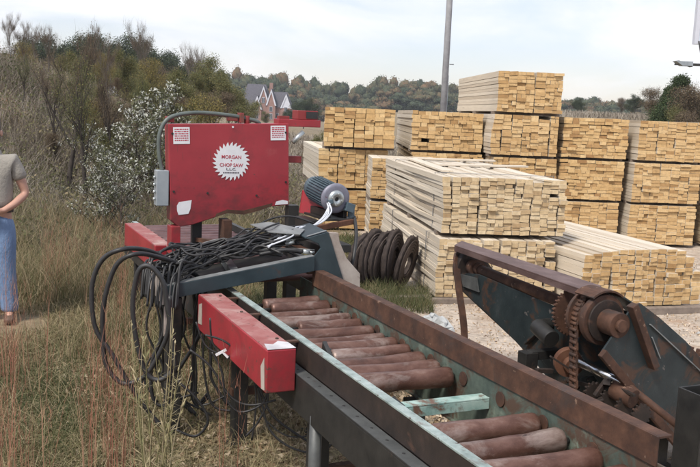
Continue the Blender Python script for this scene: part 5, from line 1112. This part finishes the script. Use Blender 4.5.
# ------------------------------------------------------------------ the man at the left edge
def skin_body(name, verts, edges, radii, mat, parent, sub_=2, root_i=0):
    me = bpy.data.meshes.new(name); me.from_pydata([tuple(v) for v in verts], edges, [])
    o = bpy.data.objects.new(name, me); COL.objects.link(o); o.parent = parent
    sk = o.modifiers.new('skin', 'SKIN'); sk.use_smooth_shade = True
    for i, r_ in enumerate(radii):
        q = me.skin_vertices[0].data[i]; q.radius = r_ if isinstance(r_, tuple) else (r_, r_); q.use_root = (i == root_i)
    ss = o.modifiers.new('subsurf', 'SUBSURF'); ss.levels = sub_; ss.render_levels = sub_
    me.materials.append(mat); return o
man = empty('person', (-3.0, 7.3, 0), 'person in grey tan shirt and blue jeans, hand at the belt, at the left edge', 'person', R(12))
# joints: x = his left (to the right in the photo), -y = front
J = dict(pelvis=(0, 0, .94), waist=(0, 0, 1.06), chest=(0, .01, 1.27), neckb=(0, .015, 1.42), neck=(0, .0, 1.50), head=(0, -.015, 1.60), crown=(0, -.01, 1.67))
def arm(sx):
    return [(sx * .165, .01, 1.375), (sx * .225, .02, 1.22), (sx * .265, .03, 1.10), (sx * .19, -.08, 1.02), (sx * .105, -.145, .965), (sx * .075, -.16, .955)]
def leg(sx):
    return [(sx * .09, 0, .88), (sx * .105, -.01, .66), (sx * .11, -.01, .49), (sx * .12, .01, .28), (sx * .13, .02, .09), (sx * .14, -.10, .045)]
vb = [J[k] for k in ('pelvis', 'waist', 'chest', 'neckb', 'neck', 'head', 'crown')]; rb2 = [(.135, .10), (.135, .10), (.16, .11), (.09, .075), (.055, .058), (.075, .095), (.055, .07)]
eb = [(i, i + 1) for i in range(6)]
for sx in (1, -1):
    b0 = len(vb); vb += arm(sx); rb2 += [.055, .045, .038, .034, .026, .030]; eb += [(2, b0)] + [(b0 + i, b0 + i + 1) for i in range(5)]
    h0 = b0 + 5; bx, by, bz_ = vb[h0]
    for f_ in range(4):   # four fingers resting over the belt, thumb above
        k0 = len(vb); fz = bz_ - .022 + f_ * .015
        vb += [(bx - sx * .018, by + .0, fz), (bx - sx * .048, by + .012, fz - .006), (bx - sx * (.066 + .006 * (f_ % 3)), by + .03, fz - .014)]; rb2 += [.0095, .0085, .007]; eb += [(h0, k0), (k0, k0 + 1), (k0 + 1, k0 + 2)]
    k0 = len(vb); vb += [(bx + sx * .01, by - .005, bz_ + .032), (bx - sx * .02, by - .006, bz_ + .05)]; rb2 += [.010, .008]; eb += [(h0, k0), (k0, k0 + 1)]
    b0 = len(vb); vb += leg(sx); rb2 += [.085, .075, .058, .052, .038, .035]; eb += [(0, b0)] + [(b0 + i, b0 + i + 1) for i in range(5)]
body = skin_body('body', vb, eb, rb2, M['skin'], man, 2)
# shirt
vs_ = [(0, 0, .95), (0, 0, 1.06), (0, .005, 1.2), (0, .01, 1.33), (0, .015, 1.415)]; rs_ = [(.182, .132), (.18, .13), (.188, .13), (.165, .112), (.075, .07)]; es_ = [(0, 1), (1, 2), (2, 3), (3, 4)]
for sx in (1, -1):
    a_ = arm(sx); b0 = len(vs_); vs_ += [a_[0], tuple(Vector(a_[0]).lerp(Vector(a_[1]), .6)), tuple(Vector(a_[1]).lerp(Vector(a_[2]), .12))]; rs_ += [.075, .070, .072]; es_ += [(3, b0), (b0, b0 + 1), (b0 + 1, b0 + 2)]
sh = skin_body('shirt', vs_, es_, rs_, M['shirt'], man, 2)
mb = MB(); mb.lathe((0, .012, 1.42), (0, -.12, 1), [(0, .085), (.03, .075), (.045, .066), (.03, .070), (.0, .08)], 24); mb.build('collar', M['shirt'], man)
vj = [(0, 0, 1.0), (0, 0, .90)]; rj = [(.168, .122), (.170, .125)]; ej = [(0, 1)]
for sx in (1, -1):
    l_ = leg(sx); b0 = len(vj); vj += [l_[0], l_[1], l_[2], l_[3], (l_[4][0], l_[4][1], .14), (l_[4][0], l_[4][1] - .005, .075)]; rj += [.105, .097, .082, .080, .080, .084]; ej += [(1, b0)] + [(b0 + i, b0 + i + 1) for i in range(5)]
skin_body('jeans', vj, ej, rj, M['jeans'], man, 2)
mb = MB(); el = [Vector((math.cos(q) * .168, math.sin(q) * .125, .965)) for q in np.linspace(0, 2 * math.pi, 33)]
for i in range(32): mb.obox(el[i], el[i + 1], .008, .035)
mb.build('belt', M['belt'], man)
for sx in (1, -1):
    vsx = [(sx * .13, .06, .05), (sx * .13, .0, .055), (sx * .138, -.07, .045), (sx * .148, -.15, .035)]
    skin_body('shoe', vsx, [(0, 1), (1, 2), (2, 3)], [(.045, .045), (.05, .055), (.048, .04), (.042, .028)], M['shoe'], man, 2, 1)
skin_body('hair', [(0, .02, 1.66), (0, .035, 1.60), (0, -.01, 1.70)], [(0, 1), (0, 2)], [(.08, .095), (.078, .07), (.068, .075)], M['hair'], man, 2)
# face
mb = MB(); mb.lathe((.032, -.100, 1.605), (0, -1, 0), [(-.01, .012), (0, .010), (.004, .004)], 12); mb.lathe((-.032, -.100, 1.605), (0, -1, 0), [(-.01, .012), (0, .010), (.004, .004)], 12); mb.build('eyes', M['white_paint'], man)
mb = MB(); mb.prism([(-.014, -.095, 1.57), (.014, -.095, 1.57), (0, -.095, 1.61)], (0, -.025, -.006)); mb.build('nose', M['skin'], man)
mb = MB(); mb.obox((-.025, -.098, 1.545), (.025, -.098, 1.545), .01, .008); mb.build('mouth', M['decal_red'], man)
for sx in (1, -1):
    mb = MB(); mb.lathe((sx * .078, .005, 1.60), (sx, 0, 0), [(-.01, .028), (0, .030), (.010, .020), (.004, .008)], 14); mb.build('ear', M['skin'], man)
mb = MB(); mb.box((-.04, -.19, .955), (.035, -.17, 1.0)); ph = mb.build('dark_camera', M['rubber'], None, .004)
ph.location = man.location; ph.rotation_euler = man.rotation_euler; tag(ph, 'small dark device held at the belt by the person', 'device')

for o in list(bpy.data.objects):
    if 'off_tmp' in o: del o['off_tmp']
